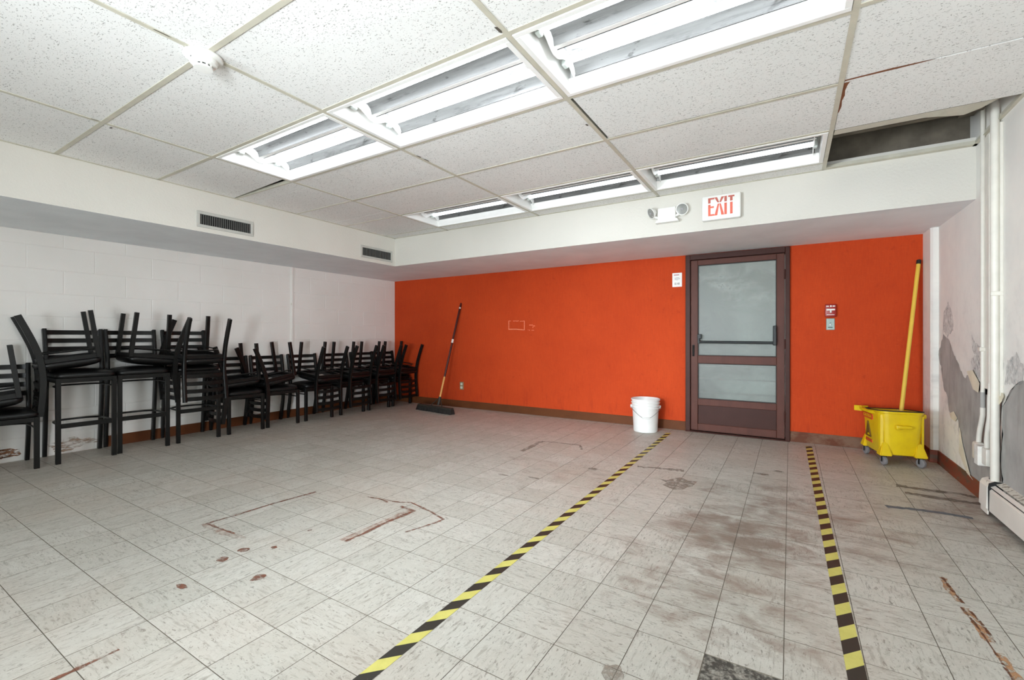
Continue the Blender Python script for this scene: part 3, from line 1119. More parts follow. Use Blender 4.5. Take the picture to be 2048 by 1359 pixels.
zt, zb_, zc = 0.083, -0.072, 0.043          # letter top, bottom, gap band standing for a shadow across the letters
sw = 0.019
up, lo = [], []
def bar(x0, x1, z0, z1, up_, lo_, g0=0.026, g1=0.038):
    if z1 > g1:
        up_.append([(x0, max(z0, g1)), (x1, max(z0, g1)), (x1, z1), (x0, z1)])
    if z0 < g0:
        lo_.append([(x0, z0), (x1, z0), (x1, min(z1, g0)), (x0, min(z1, g0))])
# E
bar(-0.100, -0.100 + sw, zb_, zt, up, lo)
bar(-0.100 + sw, -0.050, zt - 0.014, zt, up, lo)
bar(-0.100 + sw, -0.054, -0.004, 0.010, up, lo)
bar(-0.100 + sw, -0.050, zb_, zb_ + 0.014, up, lo)
# X: a V above the gap band, an inverted V below it
for sg in (-1, 1):
    c = -0.012
    up.append([(c + sg * 0.038, zt), (c + sg * 0.017, zt), (c + sg * 0.0005, 0.038), (c + sg * 0.014, 0.038)])
    lo.append([(c + sg * 0.038, zb_), (c + sg * 0.016, zb_), (c + sg * 0.0005, 0.026), (c + sg * 0.012, 0.026)])
# I
bar(0.028, 0.028 + sw, zb_, zt, up, lo)
# T
bar(0.058, 0.105, zt - 0.013, zt, up, lo)
bar(0.072, 0.072 + sw, zb_, zt - 0.013, up, lo)
exit_letters(up, 'letter_tops', 'exit_shade')
exit_letters(lo, 'letters', 'exit_red')
b = B()
b.box(-0.004, 0.004, -0.006, 0, 0.106, 0.16)
b.ob('mount', 'stucco', t)

# emergency light
t = thing('emergency_light', 'white twin-head emergency light left of the exit sign', 'emergency light', (-0.958, DS, 2.19))
b = B()
b.box(-0.08, 0.08, -0.05, 0, -0.055, 0.062, 0.008, 2)
b.ob('body', 'white_plastic', t, smooth=True)
b = B()
b.prism([(-0.098, -0.074), (0.108, -0.074), (0.094, -0.05), (-0.084, -0.05)], 'y', -0.064, 0)
b.ob('base_tray', 'white_plastic', t)
for sx, nrm in ((-1, (-0.62, -0.62, -0.42)), (1, (0.30, -0.92, -0.16))):
    hd = B()
    hd.lathe([(0.0, 0.050), (0.024, 0.046), (0.040, 0.030), (0.050, 0.008), (0.0535, 0.0), (0.0535, -0.004), (0.047, -0.005), (0.046, -0.001), (0.0, 0.004)], 28)
    m4 = Matrix.Translation((sx * 0.136, -0.055, 0.024)) @ (-Vector(nrm)).to_track_quat('Z', 'Y').to_matrix().to_4x4()
    hd.xf(m4)
    ho = hd.ob('lamp_head', 'white_plastic', t, smooth=True)
    ln = B()
    ln.lathe([(0.0, -0.0035), (0.030, -0.003), (0.0455, -0.0015), (0.0455, 0.0005)], 24)
    ln.xf(m4)
    ln.ob('lens', 'lens', ho, smooth=True)
    ln = B()
    ln.lathe([(0.0, -0.009), (0.010, -0.008), (0.013, -0.004)], 12)
    ln.xf(m4)
    ln.ob('bulb', 'print_grey', ho, smooth=True)
    b = B()
    b.tube([(sx * 0.078, -0.03, -0.02), (sx * 0.10, -0.04, -0.015), (sx * 0.118, -0.045, 0.0)], 0.012, 8)
    b.ob('swivel', 'white_plastic', t, smooth=True)

# smoke detector
t = thing('smoke_detector', 'white round smoke detector where ceiling bars cross', 'smoke detector', (-2.32, 1.03, HC - 0.0012))
b = B()
b.lathe([(0.0, 0.0), (0.078, 0.0), (0.080, -0.006), (0.076, -0.012), (0.060, -0.016), (0.0, -0.016)], 40)
b.ob('base_plate', 'white_plastic', t, smooth=True)
b = B()
b.lathe([(0.0, -0.016), (0.058, -0.016), (0.060, -0.022), (0.055, -0.036), (0.040, -0.040), (0.038, -0.041), (0.0, -0.041)], 40)
b.ob('body', 'white_plastic', t, smooth=True)
b = B()
b.lathe([(0.0, -0.048), (0.034, -0.048), (0.040, -0.052), (0.038, -0.058), (0.0, -0.060)], 32)
b.ob('cap', 'white_plastic', t, smooth=True)
b = B()
b.lathe([(0.0, -0.041), (0.030, -0.041), (0.030, -0.048), (0.0, -0.048)], 24)
for i in range(0, 10):
    a = 2 * PI * i / 10
    pass
b.ob('sensing_chamber', 'black', t)
for i in range(10):
    a = 2 * PI * i / 10
    b = B()
    b.box(-0.004, 0.004, -0.003, 0.003, -0.050, -0.040)
    b.xf(Matrix.Translation((0.034 * math.cos(a), 0.034 * math.sin(a), 0)) @ Matrix.Rotation(a, 4, 'Z'))
    b.ob('chamber_rib', 'white_plastic', t)
b = B()
b.lathe([(0.0, -0.001), (0.004, 0.0)], 8)
b.xf(Matrix.Translation((0.012, -0.057, -0.03)) @ Matrix.Rotation(PI / 2, 4, 'X'))
b.ob('indicator', 'black', t)

# notice beside the door
t = thing('notice_sign', 'small white notice on the orange wall left of the door', 'sign', (-1.1155, D, 1.7355))
B().box(-0.0535, 0.0535, -0.004, 0, -0.081, 0.081, 0.003).ob('plate', 'white_plastic', t)
b = B()
b.box(-0.036, 0.022, -0.0046, -0.004, 0.052, 0.062)
b.ob('header_print', 'print_red', t)
b = B()
for z, w_ in ((0.026, 0.036), (0.018, 0.044), (0.008, 0.048), (0.0, 0.026)):
    b.box(-0.014, -0.014 + w_, -0.0046, -0.004, z - 0.0018, z + 0.0018)
b.box(-0.024, -0.018, -0.0046, -0.004, 0.0, 0.024)
b.ob('fine_print', 'print_grey', t)
text('number', '8148', 0.036, 'print_black', t, (0.0, -0.0046, -0.046), (PI / 2, 0, 0), sx=0.78)

# fire alarm pull station and key switch below it
t = thing('fire_alarm_pull', 'red fire alarm pull box with white T handle', 'fire alarm', (0.340, D, 1.334))
b = B()
b.box(-0.045, 0.045, -0.040, 0, -0.062, 0.062, 0.007, 2)
b.ob('housing', 'alarm_red', t, smooth=True)
b = B()
b.box(-0.035, 0.035, -0.050, -0.038, 0.000, 0.016, 0.002)
b.box(-0.007, 0.007, -0.050, -0.038, -0.022, 0.001, 0.002)
b.ob('pull_handle', 'white_plastic', t)
b = B()
b.box(-0.036, -0.014, -0.0412, -0.040, 0.037, 0.047)
b.box(-0.005, 0.007, -0.0412, -0.040, 0.035, 0.050)
b.box(0.014, 0.036, -0.0412, -0.040, 0.037, 0.047)
b.box(-0.033, 0.031, -0.0412, -0.040, -0.045, -0.040)
b.ob('print', 'white_plastic', t)
t = thing('key_switch', 'grey steel key switch plate under the fire alarm', 'switch', (0.340, D, 1.200))
B().box(-0.035, 0.035, -0.006, 0, -0.057, 0.057, 0.003).ob('plate', 'steel_plate', t)
b = B()
b.lathe([(0.0, 0.010), (0.008, 0.009), (0.010, 0.0), (0.012, 0.0)], 16)
b.xf(Matrix.Translation((0, -0.005, -0.004)) @ Matrix.Rotation(PI / 2, 4, 'X'))
b.ob('key_cylinder', 'wire', t, smooth=True)
b = B()
b.box(-0.020, 0.018, -0.0066, -0.006, -0.036, -0.028)
b.box(-0.006, 0.006, -0.0066, -0.006, 0.012, 0.016)
b.ob('print', 'print_black', t)

# power outlet
t = thing('power_outlet', 'tan wall outlet low on the orange wall near the broom', 'outlet', (-4.270, D, 0.330))
B().box(-0.037, 0.037, -0.006, 0, -0.060, 0.060, 0.003).ob('plate', 'plate_tan', t)
for z in (-0.026, 0.026):
    b = B()
    b.box(-0.020, 0.020, -0.010, -0.004, z - 0.018, z + 0.018, 0.005)
    r = b.ob('receptacle', 'ivory', t)
    b = B()
    b.box(-0.010, -0.007, -0.0106, -0.0098, z - 0.002, z + 0.010)
    b.box(0.007, 0.010, -0.0106, -0.0098, z - 0.002, z + 0.010)
    b.ob('slot', 'black', r)

# torn tape outline left on the orange wall
t = thing('torn_tape_outline', 'torn tape outline left by a removed sign on the orange wall', 'tape residue', (-3.29, D, 1.24))
b = B()
for i in range(14):
    a0, a1 = i / 14, (i + 1) / 14
    if i in (2, 3, 9):
        continue
    j = random.uniform(-.003, .003)
    b.box(-0.134 + 0.26 * a0, -0.134 + 0.26 * a1, -0.0012, 0, 0.060 - 0.008 * a0 + j, 0.066 - 0.008 * a0 + j)
b.ob('top_strip', 'pale_tape', t)
b = B()
b.box(-0.137, -0.127, -0.0012, 0, -0.062, 0.066)
b.ob('side_strip', 'pale_tape', t)
b = B()
b.box(0.120, 0.130, -0.0012, 0, -0.072, 0.060)
b.ob('side_strip', 'pale_tape', t)
b = B()
for i in range(10):
    a0, a1 = i / 10, (i + 1) / 10
    lift = lambda a: 0.018 * max(0, a - 0.5) * 2
    zz = lambda a: -0.062 - 0.022 * max(0, a - 0.45)
    b.quad([(-0.13 + 0.255 * a0, -0.001 - lift(a0), zz(a0)), (-0.13 + 0.255 * a1, -0.001 - lift(a1), zz(a1)), (-0.13 + 0.255 * a1, -0.001, zz(a1) + 0.012), (-0.13 + 0.255 * a0, -0.001, zz(a0) + 0.012)])
b.ob('curled_strip', 'pale_tape', t)
b = B()
b.box(0.203, 0.262, -0.0012, 0, -0.005, 0.004)
b.box(0.262, 0.296, -0.0012, 0, -0.018, -0.010)
b.box(0.258, 0.266, -0.0012, 0, -0.040, -0.025)
b.box(0.180, 0.188, -0.0012, 0, -0.070, -0.064)
b.box(0.200, 0.212, -0.0012, 0, -0.076, -0.068)
b.box(0.240, 0.280, -0.0012, 0, -0.076, -0.070)
b.ob('tape_scrap', 'pale_tape', t)

# wiring raceway on the left wall and low cable
t = thing('wire_raceway', 'thin white wire raceway up the block wall above the chairs', 'raceway', (XW, 3.608, 0))
B().box(0, 0.012, -0.016, 0.016, 0.90, HS, 0.002).ob('channel', 'block', t)
B().box(0, 0.016, -0.022, -0.008, 1.50, 1.53, 0.003).ob('clip', 'pipe', t)
t = thing('wall_cable', 'thin white cable running low along the left block wall', 'cable', (XW, 0, 0))
pts = [(0.008, y, 0.325 + 0.006 * math.sin(y * 3.1) - 0.004 * math.sin(y * 7)) for y in [0.9 + 0.1 * i for i in range(22)]]
B().tube(pts, 0.005, 6).ob('cable', 'pipe', t, smooth=True)


# ================================================================== FLOOR MARKS (parts of the floor)
def ribbon(name, pts, w, mat, z=0.0006, label=None, jitter=0.0, sub=6):
    P = []
    for (a, c) in zip(pts, pts[1:]):
        for k in range(sub):
            f = k / sub
            P.append((a[0] + (c[0] - a[0]) * f, a[1] + (c[1] - a[1]) * f))
    P.append(pts[-1])
    b = B()
    L, R = [], []
    for i, p in enumerate(P):
        a, c = P[max(0, i - 1)], P[min(len(P) - 1, i + 1)]
        d = Vector((c[0] - a[0], c[1] - a[1], 0)).normalized()
        n = Vector((-d.y, d.x, 0))
        ww = w * (1 + random.uniform(-jitter, jitter)) / 2
        q = Vector((p[0], p[1], z))
        L.append(b.bm.verts.new(q + n * ww))
        R.append(b.bm.verts.new(q - n * ww))
    for i in range(len(P) - 1):
        b.bm.faces.new((L[i], R[i], R[i + 1], L[i + 1]))
    return b.ob(name, mat, floor, label=label)


def patch(name, poly, mat, z=0.0006, label=None):
    b = B()
    b.bm.faces.new([b.bm.verts.new((p[0], p[1], z)) for p in poly])
    return b.ob(name, mat, floor, label=label)


RL = 'rusty furniture outline on the floor tiles'
ribbon('rust_stain', [(-2.854, 1.289), (-2.842, 1.434), (-2.833, 1.67), (-2.796, 1.947)], 0.020, 'rust', label=RL, jitter=.4)
ribbon('rust_stain', [(-2.871, 1.279), (-2.678, 1.272), (-2.459, 1.292)], 0.045, 'pale_rust', jitter=.3)
ribbon('rust_stain', [(-2.86, 1.285), (-2.70, 1.292), (-2.58, 1.30)], 0.012, 'rust', z=0.0008, jitter=.4)
ribbon('rust_stain', [(-1.988, 1.554), (-1.981, 1.679), (-1.99, 1.831), (-1.975, 2.051), (-2.103, 2.059)], 0.022, 'rust', label=RL, jitter=.4)
ribbon('rust_stain', [(-2.0, 1.55), (-2.0, 1.85), (-1.99, 2.06)], 0.06, 'pale_rust', z=0.0004, jitter=.2)
ribbon('rust_stain', [(-2.30, 2.08), (-2.154, 2.109), (-2.094, 2.146), (-1.886, 2.097), (-1.735, 2.046), (-1.744, 1.982), (-1.768, 1.903), (-1.80, 1.80)], 0.014, 'rust', jitter=.5)
ribbon('rust_stain', [(-2.414, 2.067), (-2.314, 2.085), (-2.223, 2.066)], 0.014, 'rust', jitter=.5)
ribbon('adhesive_residue', [(-2.147, 3.651), (-2.156, 3.85), (-2.179, 4.057), (-2.156, 4.123)], 0.05, 'residue', label='grey tape residue bent like a bracket', jitter=.25)
ribbon('adhesive_residue', [(-2.156, 4.123), (-1.95, 4.142), (-1.772, 4.158), (-1.685, 4.002)], 0.022, 'residue', jitter=.4)
ribbon('adhesive_residue', [(-1.078, 3.732), (-0.982, 3.757), (-0.829, 3.785), (-0.724, 3.802)], 0.05, 'residue', jitter=.5)
patch('adhesive_residue', [(-0.85, 3.50), (-0.788, 3.481), (-0.74, 3.58), (-0.708, 3.61), (-0.65, 3.56), (-0.585, 3.57), (-0.597, 3.439), (-0.625, 3.40), (-0.641, 3.312), (-0.705, 3.297), (-0.79, 3.36), (-0.77, 3.42)], 'residue', label='grey glue patch on tiles before the door')
ribbon('adhesive_residue', [(0.652, 4.234), (0.806, 4.216), (0.996, 4.232), (1.06, 4.19)], 0.06, 'dark_residue', label='dark tape residue near the baseboard heater', jitter=.3)
ribbon('adhesive_residue', [(0.673, 4.063), (0.799, 4.049), (0.969, 4.046), (1.06, 4.045)], 0.06, 'dark_residue', jitter=.3)
ribbon('tape_remnant', [(0.517, 3.675), (0.662, 3.706), (0.802, 3.717), (0.921, 3.702)], 0.042, 'blue_tape', label='blue grey tape remnant on the floor by the heater', jitter=.3)
og = [(0.579, 2.716), (0.574, 2.60), (0.585, 2.506)]
ribbon('glue_strip', og, 0.024, 'orange_glue', label='rusty orange glue strip on the floor at lower right', jitter=.35)
ribbon('glue_strip', [(0.585, 2.46), (0.593, 2.388), (0.599, 2.314), (0.594, 2.23)], 0.030, 'orange_glue', jitter=.3)
ribbon('glue_strip', [(0.602, 2.17), (0.606, 2.09), (0.608, 1.99), (0.610, 1.85), (0.612, 1.6)], 0.026, 'orange_glue', jitter=.3)
ribbon('glue_strip', [(x - 0.013, y) for x, y in [(0.590, 2.46), (0.598, 2.388), (0.604, 2.30), (0.606, 2.15), (0.608, 1.95), (0.61, 1.7)]], 0.008, 'orange_edge', z=0.0009, jitter=.5)
ribbon('glue_strip', [(x + 0.012, y) for x, y in [(0.588, 2.44), (0.598, 2.36), (0.602, 2.24)]], 0.008, 'orange_edge', z=0.0009, jitter=.5)
ribbon('glue_strip', [(x + 0.006, y) for x, y in [(0.572, 2.72), (0.578, 2.60), (0.588, 2.50)]], 0.010, 'orange_edge', z=0.0009, jitter=.6)
ribbon('rust_stain', [(-1.963, 0.40), (-1.961, 0.492), (-1.960, 0.534)], 0.018, 'rust', label='rust streak on the floor at lower left', jitter=.5)
ribbon('rust_stain', [(-1.962, 0.40), (-1.96, 0.56), (-1.959, 0.61)], 0.010, 'rust', z=0.0008, jitter=.5)
for (x, y, rx, ry) in ((-2.344, 1.224, .030, .016), (-2.33, 1.118, .030, .016), (-2.019, 1.119, .026, .022), (-2.227, 0.905, .038, .010), (-2.24, 1.32, .018, .010), (-2.267, 1.541, .014, .010),
                       (-1.90, 2.95, .05, .008), (-1.66, 3.01, .06, .010), (-1.36, 3.47, .045, .02), (-0.09, 4.185, .05, .016), (-0.19, 4.03, .06, .02), (-0.48, 1.39, .04, .03)):
    poly = []
    for i in range(14):
        a = 2 * PI * i / 14
        r = random.uniform(.75, 1.1)
        poly.append((x + rx * r * math.cos(a + .4), y + ry * 1.6 * r * math.sin(a + .4)))
    patch('rust_stain' if x < -2 else 'scuff_mark', poly, 'rust' if x < -2 else 'residue', z=0.0007)

# hazard tapes
t = link('hazard_tape', B().box(-0.0265, 0.0265, -2.4, 2.4, 0.0, 0.0004).mesh('hazard_tape', 'hazard_a'), None,
         'black and yellow striped floor tape running to the white pail', 'tape', 'hazard tape lines', None, (-1.146, 2.82, 0.0005), (0, 0, 0.004))
t = link('hazard_tape', B().box(-0.0265, 0.0265, -2.35, 2.35, 0.0, 0.0004).mesh('hazard_tape', 'hazard_b'), None,
         'black and yellow striped floor tape on the right, toward the mop bucket', 'tape', 'hazard tape lines', None, (0.172, 2.95, 0.0005), (0, 0, 0.007))


# ================================================================== RIGHT WALL DAMAGE AND SERVICES
def wpatch(name, poly, mat, dx, label=None, jag=0.0, wall=wr, X=XR, sgn=-1, rough=0.012):
    P = list(poly)
    for lev in range(4):                                   # ragged outline by midpoint displacement
        Q = []
        for i in range(len(P)):
            a, c = P[i], P[(i + 1) % len(P)]
            ln = math.hypot(a[0] - c[0], a[1] - c[1])
            j = min(0.16 * ln, 0.03)
            Q += [a, ((a[0] + c[0]) / 2 + random.uniform(-j, j), (a[1] + c[1]) / 2 + random.uniform(-j, j))]
        P = Q
    b = B()
    f = b.bm.faces.new([b.bm.verts.new((X + sgn * dx, p[0], max(0.002, p[1]))) for p in P])
    bmesh.ops.triangulate(b.bm, faces=[f])
    return b.ob(name, mat, wall, label=label)


peel1 = [(5.05, 1.10), (5.19, 0.925), (5.02, 0.635), (4.90, 0.50), (4.82, 0.455), (4.73, 0.482), (4.66, 0.44), (4.646, 0.383), (4.588, 0.253), (4.45, 0.15), (4.382, 0.113), (4.244, 0.10), (3.835, 0.10),
         (3.835, 0.725), (3.947, 0.760), (4.071, 0.700), (4.178, 0.719), (4.27, 0.735), (4.382, 0.815), (4.488, 0.775), (4.56, 0.80), (4.646, 0.871), (4.76, 0.93), (4.883, 1.047), (4.95, 1.06)]
wpatch('bare_plaster', peel1, 'bare', 0.0012, 'bare grey plaster where white paint has peeled')
peel2 = [(3.832, 0.660), (3.768, 0.719), (3.668, 0.784), (3.546, 0.834), (3.35, 0.88), (3.1, 0.84), (2.9, 0.70), (2.8, 0.40), (2.8, 0.15), (3.83, 0.15)]
wpatch('bare_plaster', peel2, 'bare', 0.0012, 'bare grey plaster above the heater')
for q in ([(4.923, 1.36), (4.80, 1.25), (4.78, 1.12), (4.95, 1.06), (5.06, 1.11), (5.05, 1.22)],
          [(4.36, 1.09), (4.253, 1.03), (4.15, 0.93), (4.21, 0.88), (4.32, 0.96)],
          [(3.76, 0.94), (3.635, 0.99), (3.50, 0.90), (3.55, 0.82), (3.66, 0.80), (3.80, 0.79)],
          [(4.38, 0.90), (4.206, 0.94), (4.15, 0.80), (4.30, 0.79)],
          [(3.93, 1.02), (3.83, 1.04), (3.82, 0.84), (3.92, 0.82)]):
    wpatch('mould_stain', q, 'mould', 0.0016)
# loose flakes standing proud
for q in ([(4.403, 0.83), (4.302, 0.845), (4.187, 0.765), (4.206, 0.70), (4.282, 0.716)],
          [(4.60, 0.40), (4.55, 0.30), (4.44, 0.19), (4.36, 0.105), (4.30, 0.09), (4.42, 0.11), (4.58, 0.22)],
          [(4.86, 0.47), (4.74, 0.50), (4.67, 0.46), (4.70, 0.43), (4.80, 0.44)],
          [(3.83, 0.665), (3.80, 0.69), (3.775, 0.72), (3.79, 0.74), (3.83, 0.74)]):
    b = B()
    b.bm.faces.new([b.bm.verts.new((XR - random.uniform(0.004, 0.018), p[0], p[1])) for p in q])
    g = bmesh.ops.extrude_face_region(b.bm, geom=list(b.bm.faces))
    for v in g['geom']:
        if isinstance(v, bmesh.types.BMVert):
            v.co.x += 0.0015
    b.ob('paint_flake', 'flake', wr)
# rusty flaking at the foot of the left wall
wpatch('rust_flaking', [(0.5, 0.09), (0.975, 0.110), (1.09, 0.10), (1.10, 0.055), (0.975, 0.035), (0.5, 0.03)], 'wall_rust', 0.0015, 'rusty flaking paint at the foot of the block wall', wall=wl, X=XW, sgn=1)
wpatch('rust_flaking', [(1.26, 0.10), (1.345, 0.135), (1.535, 0.115), (1.64, 0.09), (1.64, 0.03), (1.45, 0.04), (1.30, 0.04)], 'wall_rust_pale', 0.0015, wall=wl, X=XW, sgn=1)

# vertical board behind the pipes
t = thing('wall_batten', 'flat white painted strip on the wall just nearer the camera than the riser pipe', 'batten', (XR, 3.86, 0))
B().box(-0.014, 0, -0.045, 0.045, 0.72, HC - 0.02, 0.002).ob('board', 'pipe', t)
t = thing('wall_batten', 'flat white painted strip on the wall between thin conduit and riser pipe', 'batten', (XR, 4.05, 0))
B().box(-0.012, 0, -0.045, 0.030, 0.74, HC - 0.02, 0.002).ob('board', 'pipe', t)
# large riser pipe
t = thing('heating_pipe', 'thick white painted riser pipe rising from the baseboard heater', 'pipe', (1.05, 3.84, 0))
B().tube([(0, 0, 0.19), (0, 0, 1.2), (0, 0, 2.52), (0.004, 0, 2.62)], 0.0205, 16).ob('pipe', 'pipe', t, smooth=True)
B().tube([(0.004, 0, 2.62), (0.004, 0, HP)], 0.017, 14).ob('bare_pipe', 'copper', t, smooth=True)
B().tube([(0, 0, 0.192), (0, 0, 0.20)], 0.036, 20).ob('escutcheon', 'heater_top', t, smooth=True)
B().box(-0.026, 0.03, -0.03, -0.018, 1.32, 1.345, 0.003).ob('strap', 'pipe', t)
# conduit and junction box
t = thing('conduit', 'thin white electrical conduit running down into the junction box', 'conduit', (1.062, 4.085, 0))
B().tube([(0, 0, HC + 0.3), (0, 0, 1.0), (0, 0, 0.71)], 0.0115, 10).ob('rigid_tube', 'pipe', t, smooth=True)
B().tube([(0, 0, 0.715), (0, 0, 0.61)], 0.0125, 10).ob('bare_sleeve', 'bare', t, smooth=True)
B().tube([(0, 0, 0.615), (0, 0.0, 0.57), (-0.002, 0.015, 0.52), (-0.004, 0.035, 0.47), (-0.006, 0.045, 0.42), (-0.008, 0.045, 0.375)], 0.014, 12).ob('flexible_tube', 'pipe', t, smooth=True)
B().box(-0.02, 0.012, -0.02, 0.02, 0.98, 1.005, 0.003).ob('strap', 'pipe', t)
t = thing('flexible_conduit', 'short crooked white conduit entering the right of the junction box', 'conduit', (1.06, 3.975, 0))
B().tube([(0.008, 0, 0.78), (0.004, 0, 0.68), (0, -0.008, 0.56), (-0.002, -0.012, 0.52), (-0.004, 0.005, 0.47), (-0.004, 0.012, 0.42), (-0.004, 0.012, 0.375)], [0.012, 0.012, 0.012, 0.016, 0.013, 0.015, 0.014], 12).ob('tube', 'pipe', t, smooth=True)
t = thing('junction_box', 'white paint-caked junction box low on the right wall', 'junction box', (XR, 4.05, 0.325))
B().box(-0.05, 0, 0.02, 0.125, -0.062, 0.060, 0.018, 3).ob('round_box', 'pipe', t, smooth=True)
B().box(-0.062, -0.004, -0.045, 0.026, -0.072, 0.052, 0.004).ob('cover_plate', 'plaster', t)
B().box(-0.045, 0, -0.12, -0.040, -0.058, 0.050, 0.008, 2).ob('rear_box', 'pipe', t, smooth=True)

# baseboard heater
t = thing('baseboard_heater', 'white baseboard heater along the right wall at floor level', 'heater', (XR, 0, 0))
HYE = 3.80
b = B()
b.box(-0.006, 0, -1.0, HYE, 0.02, 0.200)
b.ob('back_plate', 'heater_top', t)
b = B()
b.prism([(-0.066, 0.032), (-0.062, 0.030), (-0.060, 0.150), (-0.052, 0.160), (-0.055, 0.163), (-0.064, 0.153)], 'y', -1.0, HYE)
b.ob('front_panel', 'heater', t)
b = B()
b.prism([(-0.058, 0.172), (-0.040, 0.182), (-0.040, 0.186), (-0.060, 0.176)], 'y', -1.0, HYE - 0.004)
b.ob('damper', 'heater', t)
b = B()
b.prism([(-0.034, 0.190), (0, 0.204), (0, 0.209), (-0.036, 0.195)], 'y', -1.0, HYE)
b.ob('top_cover', 'heater_top', t)
b = B()
b.tube([(-0.03, -1.0, 0.09), (-0.03, HYE, 0.09)], 0.011, 8)
b.ob('heating_pipe_inside', 'copper', t)
b = B()
b.box(-0.052, -0.010, -1.0, HYE, 0.06, 0.125)
b.ob('fin_pack', 'black', t)
b = B()
b.prism([(-0.078, 0.045), (-0.074, 0.040), (0, 0.040), (0, 0.205), (-0.040, 0.208), (-0.064, 0.196), (-0.074, 0.172)], 'y', HYE + 0.004, 3.925)
b.ob('end_cap', 'heater', t)
b = B()
b.prism([(-0.072, 0.008), (-0.066, 0.008), (-0.066, 0.042), (-0.072, 0.042)], 'y', HYE + 0.004, 3.915)
b.prism([(-0.066, 0.008), (0, 0.008), (0, 0.042), (-0.066, 0.042)], 'y', 3.905, 3.915)
b.ob('foot_plate', 'heater', t)
b = B()
b.prism([(-0.068, 0.03), (0, 0.03), (0, 0.207), (-0.040, 0.209), (-0.066, 0.195), (-0.070, 0.17)], 'y', HYE - 0.003, HYE + 0.004)
b.ob('seam', 'black', t)
B().box(-0.045, -0.008, HYE + 0.05, HYE + 0.085, 0.206, 0.2085).ob('knockout', 'black', t)


# ================================================================== CHAIRS
ZSEAT = 0.472
LEGPROF = [(-0.0165, -0.0145), (-0.0145, -0.0165), (0.0145, -0.0165), (0.0165, -0.0145), (0.0165, 0.0145), (0.0145, 0.0165), (-0.0145, 0.0165), (-0.0165, 0.0145)]
POSTPROF = [(-0.014, -0.019), (-0.010, -0.022), (0.010, -0.022), (0.014, -0.019), (0.014, 0.019), (0.010, 0.022), (-0.010, 0.022), (-0.014, 0.019)]
HW = 0.183


def bez(pts, n=5):
    """Catmull-Rom through points"""
    P = [Vector(p) for p in pts]
    out = []
    for i in range(len(P) - 1):
        p0, p1, p2, p3 = P[max(0, i - 1)], P[i], P[i + 1], P[min(len(P) - 1, i + 2)]
        for k in range(n):
            t = k / n
            out.append(0.5 * ((2 * p1) + (-p0 + p2) * t + (2 * p0 - 5 * p1 + 4 * p2 - p3) * t * t + (-p0 + 3 * p1 - 3 * p2 + p3) * t ** 3))
    out.append(P[-1])
    return out


def seat_mesh(zs):
    b = B()
    nx, ny = 14, 14
    hx, hy = 0.208, 0.200
    zc = zs

    def outline(a, s):          # superellipse, slightly wider at front
        c, d = math.cos(a), math.sin(a)
        e = 0.30
        x = hx * s * math.copysign(abs(c) ** e, c)
        y = hy * s * math.copysign(abs(d) ** e, d) * (1.0 + 0.035 * c)
        return x + 0.012, y
    n = 40
    levels = [(0.92, zc - 0.052), (0.985, zc - 0.048), (1.01, zc - 0.038), (1.01, zc - 0.028), (0.99, zc - 0.018), (0.95, zc - 0.008), (0.82, zc + 0.004), (0.58, zc + 0.014), (0.28, zc + 0.019)]
    rings = []
    for s, z in levels:
        rings.append([b.bm.verts.new((*outline(2 * PI * k / n, s), z)) for k in range(n)])
    for a, c in zip(rings, rings[1:]):
        for k in range(n):
            b.bm.faces.new((a[k], a[(k + 1) % n], c[(k + 1) % n], c[k]))
    b.bm.faces.new(rings[0][::-1])
    b.bm.faces.new(rings[-1])
    return b.mesh('seat', 'vinyl', True)


